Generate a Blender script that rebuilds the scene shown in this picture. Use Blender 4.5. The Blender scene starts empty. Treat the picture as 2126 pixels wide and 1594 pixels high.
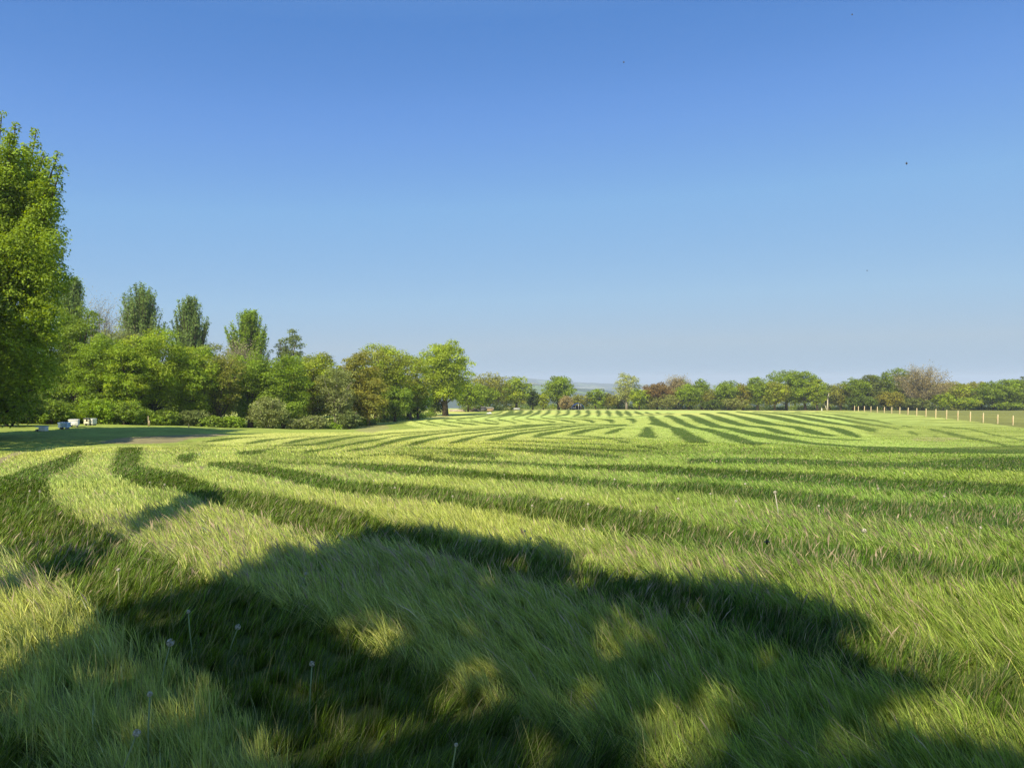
import bpy, math, random
import numpy as np
from mathutils import Vector
D = bpy.data
scene = bpy.context.scene
COL = scene.collection
PI = math.pi
F = 1476.0; CX = 1063.0; CY = 797.0; EYE = 1.65      # focal length and centre of the photo in its own pixels

# ------------------------------------------------------------------ terrain
TARGETS = [  # photo x, photo y of the ground there, distance in metres
 (2102,882.6,77),(1940,866,97),(1774,854,127),(130,890,42),(40,897,40),(190,881,46),(308,885,55),(420,888,58),(560,893,62),
 (690,893,66),(760,887,72),(905,863,118),(1000,855,150),(1063,850.5,195),(1300,850,200),(1500,852,195),(1700,852,200),(2100,851,215),
 (870,868,105),(820,875,90),(300,920,32),(1063,900,42),(1063,868,82),(1500,900,42),(1500,870,80),(700,915,38),(1900,910,42),(2000,960,22),
 (1063,1000,16),(300,1010,15),(1800,1010,15),(1063,1300,4.6),(400,1400,4),(1700,1400,4),(1063,940,24),(1300,858,135)]
def base_z(x, y):
    yc = np.clip(y, -60, 255)
    z = -0.028*yc
    far = np.clip(y-255, 0, 900)
    z = z - 0.05*far
    return z - np.clip(np.abs(x)-260, 0, 900)*0.03*(y > -50)
_T = []
for px, py, d in TARGETS:
    x = (px-CX)/F*d
    _T.append((x, d, EYE - (py-CY)/F*d - float(base_z(np.array(x), np.array(float(d))))))
_T = np.array(_T)
_SG = 7+_T[:, 1]*0.16
def _kern(x, y):
    return np.exp(-((x[..., None]-_T[:, 0])**2+(y[..., None]-_T[:, 1])**2)/(2*_SG**2))
_W = np.linalg.lstsq(_kern(_T[:, 0], _T[:, 1])+np.eye(len(_T))*0.02, _T[:, 2], rcond=None)[0]
def ground_z(x, y):
    x = np.asarray(x, float); y = np.asarray(y, float)
    z = base_z(x, y)
    sh = x.shape; xf = x.ravel(); yf = y.ravel()
    out = np.zeros(xf.size)
    for i in range(0, xf.size, 100000):
        out[i:i+100000] = _kern(xf[i:i+100000], yf[i:i+100000]) @ _W
    z = z + out.reshape(sh)
    amp = np.clip(np.hypot(x, y)/30, 0.15, 1)
    return z + 0.03*amp*(np.sin(x*0.9+1.3*np.sin(y*0.31))*np.sin(y*0.7+x*0.2))
def gz(x, y): return float(ground_z(np.array([x]), np.array([y]))[0])
def unproject(pts):
    """photo pixels -> ground points (x, y), by walking along the ray"""
    p = np.asarray(pts, float)
    dx = (p[:, 0]-CX)/F; dz = (CY-p[:, 1])/F
    ds = np.exp(np.linspace(math.log(2.0), math.log(330), 700))
    X = dx[:, None]*ds; Y = np.broadcast_to(ds, X.shape)
    h = EYE+dz[:, None]*ds - ground_z(X, Y) - 0.11*np.clip(1-ds/60, 0.1, 1)      # the traced marks lie on top of the grass
    neg = h < 0
    k = np.where(neg.any(1), neg.argmax(1), len(ds)-1); k = np.maximum(k, 1)
    i = np.arange(len(p))
    h0 = h[i, k-1]; h1 = h[i, k]
    t = np.clip(h0/(h0-h1+1e-9), 0, 1)
    d = ds[k-1]+(ds[k]-ds[k-1])*t
    return np.stack([dx*d, d], 1)
def at(px, py):
    g = unproject([(px, py)])[0]
    return float(g[0]), float(g[1])
def along(px, d): return (px-CX)/F*d, d

def smooth_noise(x, y, seed, scale):
    r = np.random.RandomState(seed); s = np.zeros_like(x, dtype=float)
    for k in range(7):
        a = r.uniform(0, 2*PI); f = r.uniform(0.6, 1.9)/scale; ph = r.uniform(0, 6.28)
        u = x*math.cos(a)+y*math.sin(a); v = -x*math.sin(a)+y*math.cos(a)
        s += np.sin(u*f*2+ph+1.3*np.sin(v*f*1.3+ph*2))
    return s/7*1.7

# ------------------------------------------------------------------ mowing pattern (dark swaths), traced and laid on the ground
STROKES = []; POLYS = []
def S(crop, *pts):
    ox, oy, sc = crop
    P = np.array([(ox+a/sc, oy+b/sc, c/sc) for a, b, c in pts])
    if P[-1, 0] > 2090 and len(P) > 1:      # bands run on beyond the frame
        sl = (P[-1, 1]-P[-2, 1])/max(P[-1, 0]-P[-2, 0], 1); sl = min(max(sl, 0.0), 0.12); P = np.vstack([P, [P[-1, 0]+1100, P[-1, 1]+1100*sl, P[-1, 2]*1.2]])
    # resample smoothly
    Q = [P[0]]
    for a, b in zip(P[:-1], P[1:]):
        n = max(2, int(np.hypot(*(b-a)[:2])/6))
        for k in range(1, n+1): Q.append(a+(b-a)*k/n)
    Q = np.array(Q)
    for _ in range(2):
        Q[1:-1] = (Q[:-2]+2*Q[1:-1]+Q[2:])/4
    t = np.gradient(Q[:, :2], axis=0); t /= np.maximum(np.hypot(t[:, 0], t[:, 1]), 1e-6)[:, None]
    nrm = np.stack([-t[:, 1], t[:, 0]], 1)
    w = np.maximum(Q[:, 2:3], 0.9)/2*np.where(crop[2] < 3.5, 1.3+0.55*np.clip((Q[:, :1]-1150)/600, 0, 1), 1.1)
    L = Q[:, :2]+nrm*w; R = Q[:, :2]-nrm*w
    for i in range(len(Q)-1):
        STROKES.append((L[i], L[i+1], R[i+1], R[i]))
def P(crop, *pts):
    ox, oy, sc = crop
    P_ = [(ox+a/sc, oy+b/sc) for a, b in pts]
    Q = []
    for a, b in zip(P_, P_[1:]+P_[:1]):
        n = max(1, int(math.hypot(b[0]-a[0], b[1]-a[1])/10))
        for k in range(n): Q.append((a[0]+(b[0]-a[0])*k/n, a[1]+(b[1]-a[1])*k/n))
    return Q
k7 = 2126/300.0
A_ = (740, 845, k7); B_ = (1000, 845, k7); C_ = (1260, 845, k7); D_ = (1520, 845, k7); E_ = (1800, 845, k7)
F_ = (350, 870, 5.315); R1 = (300, 930, 3.037); R2 = (900, 920, 3.037); R3 = (1426, 900, 3.037); O_ = (0, 0, 1)
S(B_, (300,40,26),(300,85,26),(200,102,10),(0,128,8),(-203,172,14),(-120,200,8),(57,235,8))
S(B_, (455,42,56),(440,88,76),(300,120,16),(100,150,9),(17,183,22),(200,205,8),(260,245,22))
S(B_, (592,42,54),(588,85,66),(450,112,20),(250,145,10),(215,180,22),(400,205,9),(500,235,24))
S(B_, (735,45,50),(730,80,60),(640,110,20),(480,148,9),(430,175,18),(600,205,8),(720,228,14))
S(B_, (850,45,54),(865,78,58),(760,113,16),(650,150,9),(650,165,18),(850,190,8),(1080,222,22))
S(B_, (985,45,50),(1010,75,50),(920,108,20),(860,140,9),(870,157,16),(1070,176,8),(1250,200,22),(1400,228,20))
S(B_, (1120,48,50),(1155,75,46),(1100,110,18),(1070,140,9),(1100,152,14),(1300,166,8),(1500,182,10),(1640,210,46),(1660,235,30))
S(B_, (1260,50,56),(1300,85,50),(1230,118,18),(1000,142,6))
S(B_, (1400,50,56),(1460,85,54),(1410,122,18),(1290,140,8),(1500,157,6),(1780,178,8),(1900,195,34),(1940,215,70),(1920,238,24))
S(B_, (1540,50,52),(1600,92,62),(1560,130,24),(1420,140,6))
S(B_, (1690,55,50),(1755,95,64),(1700,132,34))
S(B_, (1830,60,50),(1900,100,66),(1870,137,36))
S(B_, (1970,66,50),(2050,100,62),(2060,132,50))
S(C_, (260,70,44),(330,95,54),(360,125,34))
S(C_, (405,72,36),(500,97,28),(540,112,10))
S(C_, (560,77,26),(650,100,16),(690,108,8))
S(C_, (715,82,22),(800,98,8))
S(C_, (870,84,10),(990,97,5))
S(C_, (0,152,5),(380,142,6),(560,120,7),(800,106,5),(960,100,4))
S(C_, (270,165,6),(380,185,44),(430,205,66),(370,235,20))
S(C_, (0,285,8),(200,275,8),(400,265,7))
S(C_, (0,262,5),(300,252,5))
POLYS.append(P(C_, (590,130),(690,125),(720,160),(790,195),(900,250),(1000,290),(1130,310),(1280,395),(1400,440),(1500,490),(1480,520),(1200,515),(1100,450),(1000,400),(900,300),(700,265),(600,250),(650,225),(620,180)))
POLYS.append(P(C_, (540,285),(640,285),(690,360),(760,440),(600,440),(430,420),(500,370)))
S(C_, (840,135,20),(920,125,40),(1030,190,78),(1180,260,60),(1350,310,26),(1500,330,46),(1700,400,70),(1900,450,90),(2126,515,60),(2300,520,24),(2450,515,12))
S(C_, (1090,115,16),(1200,118,40),(1330,180,84),(1550,260,70),(1720,298,26),(1900,330,56),(2126,385,56),(2443,430,64),(2743,475,46),(3043,520,26),(3543,555,26),(3943,590,24))
S(C_, (1360,98,12),(1450,95,30),(1560,140,60),(1750,195,64),(2000,265,40),(2126,282,20),(2293,295,30),(2443,335,60),(2623,380,40),(2843,410,16),(3093,440,14),(3443,465,16),(3843,480,10))
S(D_, (-225,83,12),(-120,85,30),(0,115,30),(200,165,50),(450,225,60),(700,265,18),(900,290,40),(1100,340,70),(1350,395,40),(1520,415,16))
S(D_, (60,72,12),(330,97,26),(600,145,50),(850,195,52),(1100,245,30),(1350,283,22),(1550,330,60),(1750,390,60),(1890,430,34))
S(D_, (300,68,8),(560,85,14),(850,115,28),(1100,165,46),(1400,220,36),(1700,265,20),(1900,300,50),(2126,350,50))
S(D_, (600,66,7),(900,85,12),(1200,120,22),(1500,160,30),(1800,215,34),(2040,255,24),(2300,290,20),(2450,330,16))
S(D_, (920,66,12),(1100,75,7),(1400,100,10),(1700,140,26),(1900,175,24),(2126,200,20),(2350,250,14))
S(D_, (1220,70,5),(1500,74,4),(2000,107,4))
for q in [((520,270,18),(640,290,16)),((600,355,34),(760,400,26)),((900,320,20),(1150,370,36),(1400,430,46),(1650,470,28),(1900,520,34),(2126,570,26),(2320,590,20)),
          ((1100,290,12),(1500,320,16),(1800,390,20),(2126,450,16),(2320,480,14)),((980,400,24),(1060,470,16)),((0,600,26),(600,612,16),(900,640,20),(1300,660,16)),((1700,590,50),(2126,600,36),(2320,590,30))]:
    S(E_, *q)
S(A_, (650,225,4),(720,200,8),(850,190,8))
S(A_, (840,205,16),(950,240,12),(1220,278,14))
S(A_, (1400,160,5),(1120,180,10),(1015,195,22),(1060,212,20),(1150,235,12),(1350,265,18),(1560,290,14))
S(A_, (1850,112,5),(1600,155,8),(1330,178,12),(1240,195,22),(1400,220,10),(1650,245,24),(1800,260,12))
S(A_, (2100,110,5),(1750,150,8),(1520,175,10),(1450,190,18),(1700,215,8),(1950,240,24),(2090,252,10))
S(A_, (0,425,18),(250,410,14),(500,380,12),(900,363,10),(1300,335,8),(1843,300,8),(2300,277,10),(2593,248,8))
S(A_, (0,512,30),(330,465,24),(560,415,12),(850,388,9),(1200,358,9),(1900,315,10),(2126,285,8),(2543,265,10),(2900,240,5))
S(A_, (-160,630,20),(0,605,36),(180,590,34),(450,515,50),(700,455,42),(1000,410,24),(1250,378,14),(1700,338,14),(2126,310,12),(2443,283,14),(2800,252,10),(3050,235,5))
S(A_, (700,562,10),(780,545,46),(920,510,60),(1150,450,26),(1500,400,16),(1850,360,14),(2126,330,14),(2443,300,16),(2843,262,12),(3143,245,8),(3400,240,5))
S(A_, (1340,525,12),(1420,505,36),(1560,475,50),(1800,412,24),(2126,370,16),(2543,325,16),(3000,280,12),(3443,250,8),(4000,255,5))
S(A_, (1880,482,8),(2000,462,36),(2140,440,54),(2443,375,30),(2743,340,20),(3093,290,16),(3443,262,8),(3943,258,6))
S(B_, (740,422,8),(820,405,40),(900,390,50),(1150,350,24),(1450,305,16),(1800,270,8),(2126,262,6))
S(B_, (1270,392,8),(1350,375,36),(1450,360,50),(1700,308,26),(2000,275,9),(2126,268,6))
S(B_, (1800,385,10),(1880,365,40),(1970,345,50),(2090,305,24))
S(A_, (250,622,10),(700,645,12),(1200,645,10),(2126,622,12))
S(A_, (930,582,18),(1500,592,16),(2126,578,16))
S(A_, (0,690,20),(500,672,20),(1100,700,24))
S(A_, (1300,640,14),(1700,655,40),(2100,695,34))
S(B_, (150,480,10),(700,490,14),(1400,520,14),(1900,535,16))
S(B_, (0,512,10),(400,528,10),(900,553,16),(1300,578,22),(1900,612,30),(2500,625,20))
S(B_, (100,570,10),(400,600,26),(700,628,30),(1100,662,36),(1350,672,16))
S(B_, (760,430,12),(1400,452,14),(2100,442,14))
S(B_, (1270,402,10),(1800,430,16),(2126,500,16))
S(C_, (130,505,14),(360,500,26)); S(C_, (400,560,26),(800,592,24)); S(C_, (1050,545,14),(1500,545,12))
S(F_, (400,240,16),(600,215,32),(750,200,14),(950,190,5),(1100,186,4))
S(F_, (850,260,12),(1000,235,32),(1200,210,12),(1500,182,5))
S(F_, (1250,265,12),(1400,235,32),(1600,205,12),(2000,165,5))
S(F_, (1100,285,8),(1600,270,26),(1800,232,30),(2000,195,20),(2126,182,14))
S(F_, (1480,352,36),(1700,325,26),(1900,290,22),(2126,245,26))
S(F_, (2020,335,20),(2126,318,30))
POLYS.append(P(F_, (90,390),(160,365),(340,350),(330,400),(240,470),(100,460)))
POLYS.append(P(F_, (760,340),(1060,320),(1080,350),(900,380),(780,370)))
S(F_, (1000,322,10),(1500,300,10)); S(F_, (300,275,8),(900,285,8)); S(F_, (1100,445,24),(1280,450,18)); S(F_, (1500,400,14),(2126,418,18)); S(F_, (1300,460,14),(1850,472,22),(2126,470,18))
POLYS.append(P(O_, (245,925),(298,925),(292,962),(382,980),(465,1010),(580,1023),(712,1052),(800,1075),(900,1100),(1100,1140),(1300,1180),(1500,1225),(1700,1270),(1900,1330),(2126,1385),(2700,1500),(3600,1650),
   (3600,1790),(2700,1610),(2126,1480),(1950,1420),(1700,1352),(1500,1292),(1300,1242),(1100,1200),(950,1160),(850,1125),(700,1120),(612,1098),(530,1068),(448,1048),(400,1025),(350,1012),(300,1008),(240,985),(228,965)))
POLYS.append(P(O_, (-1100,1120),(0,985),(60,965),(110,950),(175,928),(168,955),(110,985),(98,1000),(110,1030),(150,1060),(200,1085),(240,1105),(330,1140),(440,1190),(560,1230),(700,1280),(850,1350),(1000,1430),(1200,1500),(1500,1594),(1600,1640),
   (620,1640),(580,1560),(520,1480),(440,1410),(340,1345),(250,1305),(180,1255),(120,1205),(60,1185),(0,1120),(-1100,1290)))
POLYS.append(P(O_, (-200,1480),(0,1500),(120,1540),(200,1640),(-200,1640)))
S(R1, (400,90,24),(600,110,50),(850,150,60),(1100,200,70),(1300,240,60),(1600,260,76),(1900,290,84),(2126,325,84),(2522,375,110),(2822,420,110),(3222,500,110),(3622,560,90),(3948,610,90),(4500,680,80),(5000,740,80),(5600,780,90))
S(R1, (1150,95,18),(1400,110,40),(1700,130,52),(2122,160,40),(2422,180,40),(2822,210,40),(3122,235,36),(3522,240,50),(3948,290,46),(4322,350,80),(4700,390,70),(5100,400,80),(5600,440,90))
S(R1, (1700,55,20),(2000,75,24),(2322,85,22),(2722,110,24),(3122,120,30),(3522,150,40),(3948,170,36),(4322,190,42),(4722,220,40),(5122,240,50),(5600,265,50))
S(R2, (100,50,22),(400,72,30)); S(R2, (450,25,16),(800,45,26),(1200,80,10))
S(R3, (0,160,18),(600,160,22),(1000,180,24),(1400,190,20),(1800,180,40),(2300,180,50))
S(R3, (1100,90,22),(1600,100,18),(2300,90,30))

def poly_mask(x, y, poly):
    poly = np.asarray(poly)
    inside = np.zeros(x.shape, bool)
    m = (x >= poly[:, 0].min()) & (x <= poly[:, 0].max()) & (y >= poly[:, 1].min()) & (y <= poly[:, 1].max())
    if not m.any(): return inside
    xs = x[m]; ys = y[m]; r = np.zeros(xs.shape, bool)
    n = len(poly); j = n-1
    for i in range(n):
        xi, yi = poly[i]; xj, yj = poly[j]
        if yi != yj:
            r ^= ((yi > ys) != (yj > ys)) & (xs < (xj-xi)*(ys-yi)/(yj-yi)+xi)
        j = i
    inside[m] = r
    return inside
_quads = np.array(STROKES).reshape(-1, 2)
GQ = unproject(_quads).reshape(-1, 4, 2)
GP = [unproject(p) for p in POLYS]
GR = 0.0
# raster of the dark swaths on the ground: bins in azimuth and log distance, so that far thin bands keep their edges
NU, NV = 3900, 1500
U0, U1 = -1.5, 1.5; V0, V1 = math.log(2.0), math.log(300.0)
RAST = np.zeros((NV, NU), np.float32)
def to_uv(g):
    return (g[..., 0]/g[..., 1]-U0)/(U1-U0)*NU, (np.log(g[..., 1])-V0)/(V1-V0)*NV
def fill(poly, grid, val=1.0):
    u, v = to_uv(np.asarray(poly))
    u0, u1 = max(0, int(u.min())-1), min(NU, int(u.max())+2); v0, v1 = max(0, int(v.min())-1), min(NV, int(v.max())+2)
    if u1 <= u0 or v1 <= v0: return
    gu, gv = np.meshgrid(np.arange(u0, u1)+0.5, np.arange(v0, v1)+0.5)
    m = poly_mask(gu, gv, np.stack([u, v], 1))
    sub = grid[v0:v1, u0:u1]; sub[m] = val
HALF = [((480,938),(560,930),(650,938),(700,955),(620,966),(520,964)),((640,905),(760,900),(800,915),(700,925),(600,920)),((1150,925),(1400,918),(1500,935),(1300,945),(1150,940)),
 ((1500,930),(1700,924),(1850,932),(1800,942),(1500,940)),((1850,945),(2126,940),(2200,958),(1900,956)),((330,915),(420,908),(450,925),(400,935),(340,930)),((820,925),(1000,930),(1100,945),(950,948),(820,940)),((300,1020),(340,1010),(360,1030),(320,1045))]
for q in HALF: fill(unproject(P(O_, *q)), RAST, 0.4)
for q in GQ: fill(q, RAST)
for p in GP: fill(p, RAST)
def blur(g, n):
    for _ in range(n):
        g = (np.roll(g, 1, 0)+2*g+np.roll(g, -1, 0))/4
        g = (np.roll(g, 1, 1)+2*g+np.roll(g, -1, 1))/4
    return g
RAST = blur(RAST, 2)
def sample(grid, x, y):
    yy = np.maximum(y, 0.5)
    u = (x/yy-U0)/(U1-U0)*NU; v = (np.log(yy)-V0)/(V1-V0)*NV
    ok = (u > 0) & (u < NU-1) & (v > 0) & (v < NV-1) & (y > 0.5)
    r = grid[np.clip(v.astype(int), 0, NV-1), np.clip(u.astype(int), 0, NU-1)]
    return np.where(ok, r, 0.0)
# other ground zones
ZEARTH = np.zeros((NV, NU), np.float32); ZLAWN = np.zeros((NV, NU), np.float32); ZROUGH = np.zeros((NV, NU), np.float32); ZDRY = np.zeros((NV, NU), np.float32)
for q in [((205,915),(250,907),(330,903),(450,899),(480,902),(400,908),(360,917),(290,919),(215,918)), ((0,946),(40,932),(52,936),(22,948),(0,962),(-30,975),(-30,960))]:
    fill(unproject(P(O_, *q)), ZEARTH)
fill(unproject([(355,960),(375,958),(372,968),(356,968)]), ZEARTH); fill(unproject([(405,963),(432,961),(430,968),(408,968)]), ZEARTH)
for q in [((-300,850),(420,880),(740,886),(900,866),(1010,853),(1060,851),(1000,861),(860,868),(840,880),(880,888),(760,896),(560,898),(480,904),(360,922),(100,924),(-300,990))]:
    fill(unproject(P(O_, *q)), ZLAWN)
for q in [((1850,849.5),(2400,849.5),(2400,930),(2110,886),(2000,872),(1900,861),(1780,853.5))]:
    fill(unproject(P(O_, *q)), ZROUGH)
for q in [((735,893),(757,883),(800,881),(815,888),(770,898)), ((885,864),(905,862),(940,862),(930,866),(890,867)),
          ((880,849),(1700,850.5),(1700,853),(1300,851.5),(1063,851.5)),
          ((1900,906),(2000,908),(1960,915),(1890,913))]:
    fill(unproject(P(O_, *q)), ZDRY)
ZMOT = np.zeros((NV, NU), np.float32); fill(unproject(P(O_, (1700,846),(1800,853),(2300,853),(2300,950),(1950,925),(1850,915),(1800,900),(1760,870))), ZMOT); ZMOT = blur(ZMOT, 20)
ZEARTH = blur(ZEARTH, 3); ZLAWN = blur(ZLAWN, 4); ZROUGH = blur(ZROUGH, 3); ZDRY = blur(ZDRY, 5)

def zones(x, y, jit=0.0, rs=None):
    if jit:
        r = np.hypot(x, y)
        x = x+rs.normal(0, 1, x.shape)*jit*np.minimum(1, r/30); y = y+rs.normal(0, 1, x.shape)*jit
    return sample(RAST, x, y), sample(ZEARTH, x, y), sample(ZLAWN, x, y), sample(ZROUGH, x, y), sample(ZDRY, x, y)

# ------------------------------------------------------------------ materials
def new_mat(name):
    m = D.materials.new(name); m.use_nodes = True
    nt = m.node_tree; nt.nodes.clear()
    return m, nt, nt.nodes.new('ShaderNodeOutputMaterial')
def plain(name, col, rough=0.7, spec=0.3, noise=0.0, scale=8.0, metal=0.0, bump=0.0):
    m, nt, out = new_mat(name)
    b = nt.nodes.new('ShaderNodeBsdfPrincipled')
    b.inputs['Roughness'].default_value = rough; b.inputs['Specular IOR Level'].default_value = spec; b.inputs['Metallic'].default_value = metal
    b.inputs['Base Color'].default_value = (*col, 1)
    tc = nt.nodes.new('ShaderNodeTexCoord'); nz = nt.nodes.new('ShaderNodeTexNoise'); nz.inputs['Scale'].default_value = scale; nz.inputs['Detail'].default_value = 6
    nt.links.new(tc.outputs['Object'], nz.inputs['Vector'])
    if noise:
        r = nt.nodes.new('ShaderNodeValToRGB')
        r.color_ramp.elements[0].position = 0.3; r.color_ramp.elements[1].position = 0.7
        r.color_ramp.elements[0].color = (*[max(0, c*(1-noise)) for c in col], 1); r.color_ramp.elements[1].color = (*[min(1, c*(1+noise*0.6)) for c in col], 1)
        nt.links.new(nz.outputs['Fac'], r.inputs['Fac']); nt.links.new(r.outputs['Color'], b.inputs['Base Color'])
    if bump:
        bp = nt.nodes.new('ShaderNodeBump'); bp.inputs['Strength'].default_value = bump; bp.inputs['Distance'].default_value = 0.02
        nt.links.new(nz.outputs['Fac'], bp.inputs['Height']); nt.links.new(bp.outputs['Normal'], b.inputs['Normal'])
    nt.links.new(b.outputs['BSDF'], out.inputs['Surface'])
    return m
def leafy(name, transl=0.3, rough=0.5, spec=0.35):
    m, nt, out = new_mat(name)
    at_ = nt.nodes.new('ShaderNodeAttribute'); at_.attribute_name = 'col'
    b = nt.nodes.new('ShaderNodeBsdfPrincipled'); b.inputs['Roughness'].default_value = rough; b.inputs['Specular IOR Level'].default_value = spec
    t = nt.nodes.new('ShaderNodeBsdfTranslucent')
    mx = nt.nodes.new('ShaderNodeMixShader'); mx.inputs['Fac'].default_value = transl
    hs = nt.nodes.new('ShaderNodeHueSaturation'); hs.inputs['Hue'].default_value = 0.485; hs.inputs['Saturation'].default_value = 1.1; hs.inputs['Value'].default_value = 1.5
    nt.links.new(at_.outputs['Color'], b.inputs['Base Color']); nt.links.new(at_.outputs['Color'], hs.inputs['Color']); nt.links.new(hs.outputs['Color'], t.inputs['Color'])
    nt.links.new(b.outputs['BSDF'], mx.inputs[1]); nt.links.new(t.outputs['BSDF'], mx.inputs[2]); nt.links.new(mx.outputs['Shader'], out.inputs['Surface'])
    return m
M_leaf = leafy('leaf', 0.40, 0.55, 0.18)
M_grass = leafy('grass_blade', 0.32, 0.45, 0.20)
M_bark = plain('bark', (0.11, 0.085, 0.06), 0.9, 0.1, 0.45, 5)
M_palebark = plain('pale_bark', (0.32, 0.28, 0.22), 0.9, 0.1, 0.4, 5)
M_twig = plain('twig', (0.17, 0.155, 0.115), 0.9, 0.1, 0.3, 4)

# ------------------------------------------------------------------ mesh helpers
def mesh_np(name, verts, faces_q=None, faces_t=None, mat=None, col=None, smooth=False):
    me = D.meshes.new(name)
    nv = len(verts)
    lq = 0 if faces_q is None else len(faces_q); lt = 0 if faces_t is None else len(faces_t)
    loops = []
    if lq: loops.append(np.asarray(faces_q, np.int32).ravel())
    if lt: loops.append(np.asarray(faces_t, np.int32).ravel())
    loops = np.concatenate(loops)
    starts = np.concatenate([np.arange(lq)*4, lq*4+np.arange(lt)*3]).astype(np.int32)
    me.vertices.add(nv); me.vertices.foreach_set('co', np.asarray(verts, np.float32).ravel())
    me.loops.add(len(loops)); me.loops.foreach_set('vertex_index', loops)
    me.polygons.add(lq+lt); me.polygons.foreach_set('loop_start', starts)
    me.update(calc_edges=True)
    if smooth: me.polygons.foreach_set('use_smooth', np.ones(lq+lt, bool))
    if col is not None:
        a = me.color_attributes.new('col', 'FLOAT_COLOR', 'POINT')
        c = np.ones((nv, 4), np.float32); c[:, :3] = col
        a.data.foreach_set('color', c.ravel())
    if mat: me.materials.append(mat)
    return me
class MB:
    def __init__(s): s.v = []; s.q = []; s.t = []; s.n = 0
    def add(s, v, q=(), t=()):
        v = np.asarray(v, float).reshape(-1, 3); s.v.append(v)
        if len(q): s.q.append(np.asarray(q)+s.n)
        if len(t): s.t.append(np.asarray(t)+s.n)
        s.n += len(v)
    def box(s, c, d, rz=0.0, taper=1.0, shear=0.0):
        x, y, z = [k/2 for k in d]
        V = np.array([(-x,-y,-z),(x,-y,-z),(x,y,-z),(-x,y,-z),(-x*taper,-y*taper,z),(x*taper,-y*taper,z),(x*taper,y*taper,z),(-x*taper,y*taper,z)])
        V[4:, 0] += shear
        cr, sr = math.cos(rz), math.sin(rz)
        V = np.stack([V[:, 0]*cr-V[:, 1]*sr, V[:, 0]*sr+V[:, 1]*cr, V[:, 2]], 1)+np.array(c)
        s.add(V, [(0,3,2,1),(4,5,6,7),(0,1,5,4),(1,2,6,5),(2,3,7,6),(3,0,4,7)])
    def tube(s, pts, rad, n=6, cap=True):
        pts = np.asarray(pts, float); rad = np.broadcast_to(np.asarray(rad, float), (len(pts),))
        t = np.gradient(pts, axis=0); t /= np.maximum(np.linalg.norm(t, axis=1), 1e-9)[:, None]
        up = np.array([0, 0, 1.0]) if abs(t[0, 2]) < 0.9 else np.array([1.0, 0, 0])
        V = []
        for i in range(len(pts)):
            a = np.cross(t[i], up); a /= max(np.linalg.norm(a), 1e-6); b = np.cross(t[i], a)
            for k in range(n):
                th = 2*PI*k/n; V.append(pts[i]+rad[i]*(a*math.cos(th)+b*math.sin(th)))
        Q = []
        for i in range(len(pts)-1):
            for k in range(n):
                Q.append((i*n+k, i*n+(k+1) % n, (i+1)*n+(k+1) % n, (i+1)*n+k))
        T = []
        if cap:
            V.append(pts[0]); V.append(pts[-1]); c0 = len(V)-2; c1 = len(V)-1; o = (len(pts)-1)*n
            for k in range(n): T.append((c0, (k+1) % n, k)); T.append((c1, o+k, o+(k+1) % n))
        s.add(V, Q, T)
    def ball(s, c, r, nu=10, nv=6, rs=None, jit=0.0):
        V = []
        for j in range(nv+1):
            ph = PI*j/nv
            for i in range(nu):
                th = 2*PI*i/nu
                k = 1+(rs.uniform(-jit, jit) if rs is not None else 0)
                V.append((c[0]+r[0]*k*math.sin(ph)*math.cos(th), c[1]+r[1]*k*math.sin(ph)*math.sin(th), c[2]+r[2]*k*math.cos(ph)))
        Q = [(j*nu+i, (j+1)*nu+i, (j+1)*nu+(i+1) % nu, j*nu+(i+1) % nu) for j in range(nv) for i in range(nu)]
        s.add(V, Q)
    def build(s, name, mat, parent=None, smooth=False, bevel=0.0):
        me = mesh_np(name, np.concatenate(s.v), np.concatenate(s.q) if s.q else None, np.concatenate(s.t) if s.t else None, mat, smooth=smooth)
        o = D.objects.new(name, me); COL.objects.link(o)
        if parent: o.parent = parent
        if bevel:
            b = o.modifiers.new('bevel', 'BEVEL'); b.width = bevel; b.segments = 2; b.limit_method = 'ANGLE'
        return o
def tag(o, label=None, cat=None, group=None, kind=None):
    if label: o['label'] = label
    if cat: o['category'] = cat
    if group: o['group'] = group
    if kind: o['kind'] = kind
    return o
def empty(name, loc, label, cat, group=None, rz=0.0):
    o = D.objects.new(name, None); COL.objects.link(o); o.location = loc; o.rotation_euler = (0, 0, rz); o.empty_display_size = 0.3
    return tag(o, label, cat, group)

# ------------------------------------------------------------------ sun and camera
SUN_EL = math.radians(46.0); SUN_AZ = math.radians(22.0)      # azimuth measured from straight behind the camera towards its left
SV = np.array([-math.sin(SUN_AZ)*math.cos(SUN_EL), -math.cos(SUN_AZ)*math.cos(SUN_EL), math.sin(SUN_EL)])
sl = D.lights.new('sun', 'SUN'); sl.energy = 5.0; sl.angle = math.radians(0.53); sl.color = (1.0, 0.91, 0.74)
so = D.objects.new('sun', sl); COL.objects.link(so); so.rotation_euler = Vector(SV).to_track_quat('Z', 'Y').to_euler()
cam = D.cameras.new('camera'); cam.sensor_width = 36; cam.lens = 25.0; cam.clip_end = 30000; cam.clip_start = 0.05
co = D.objects.new('camera', cam); COL.objects.link(co); co.location = (0, 0, EYE); co.rotation_euler = (math.radians(90), 0, 0); scene.camera = co
EXPO = 0.7
w = D.worlds.new('World'); scene.world = w; w.use_nodes = True
nt = w.node_tree; nt.nodes.clear()
sky = nt.nodes.new('ShaderNodeTexSky'); sky.sky_type = 'NISHITA'; sky.sun_disc = False; sky.sun_elevation = SUN_EL; sky.sun_rotation = PI+SUN_AZ
sky.air_density = 1.0; sky.dust_density = 0.0; sky.ozone_density = 3.0; sky.altitude = 50
bg = nt.nodes.new('ShaderNodeBackground'); bg.inputs['Strength'].default_value = 0.11
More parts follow.
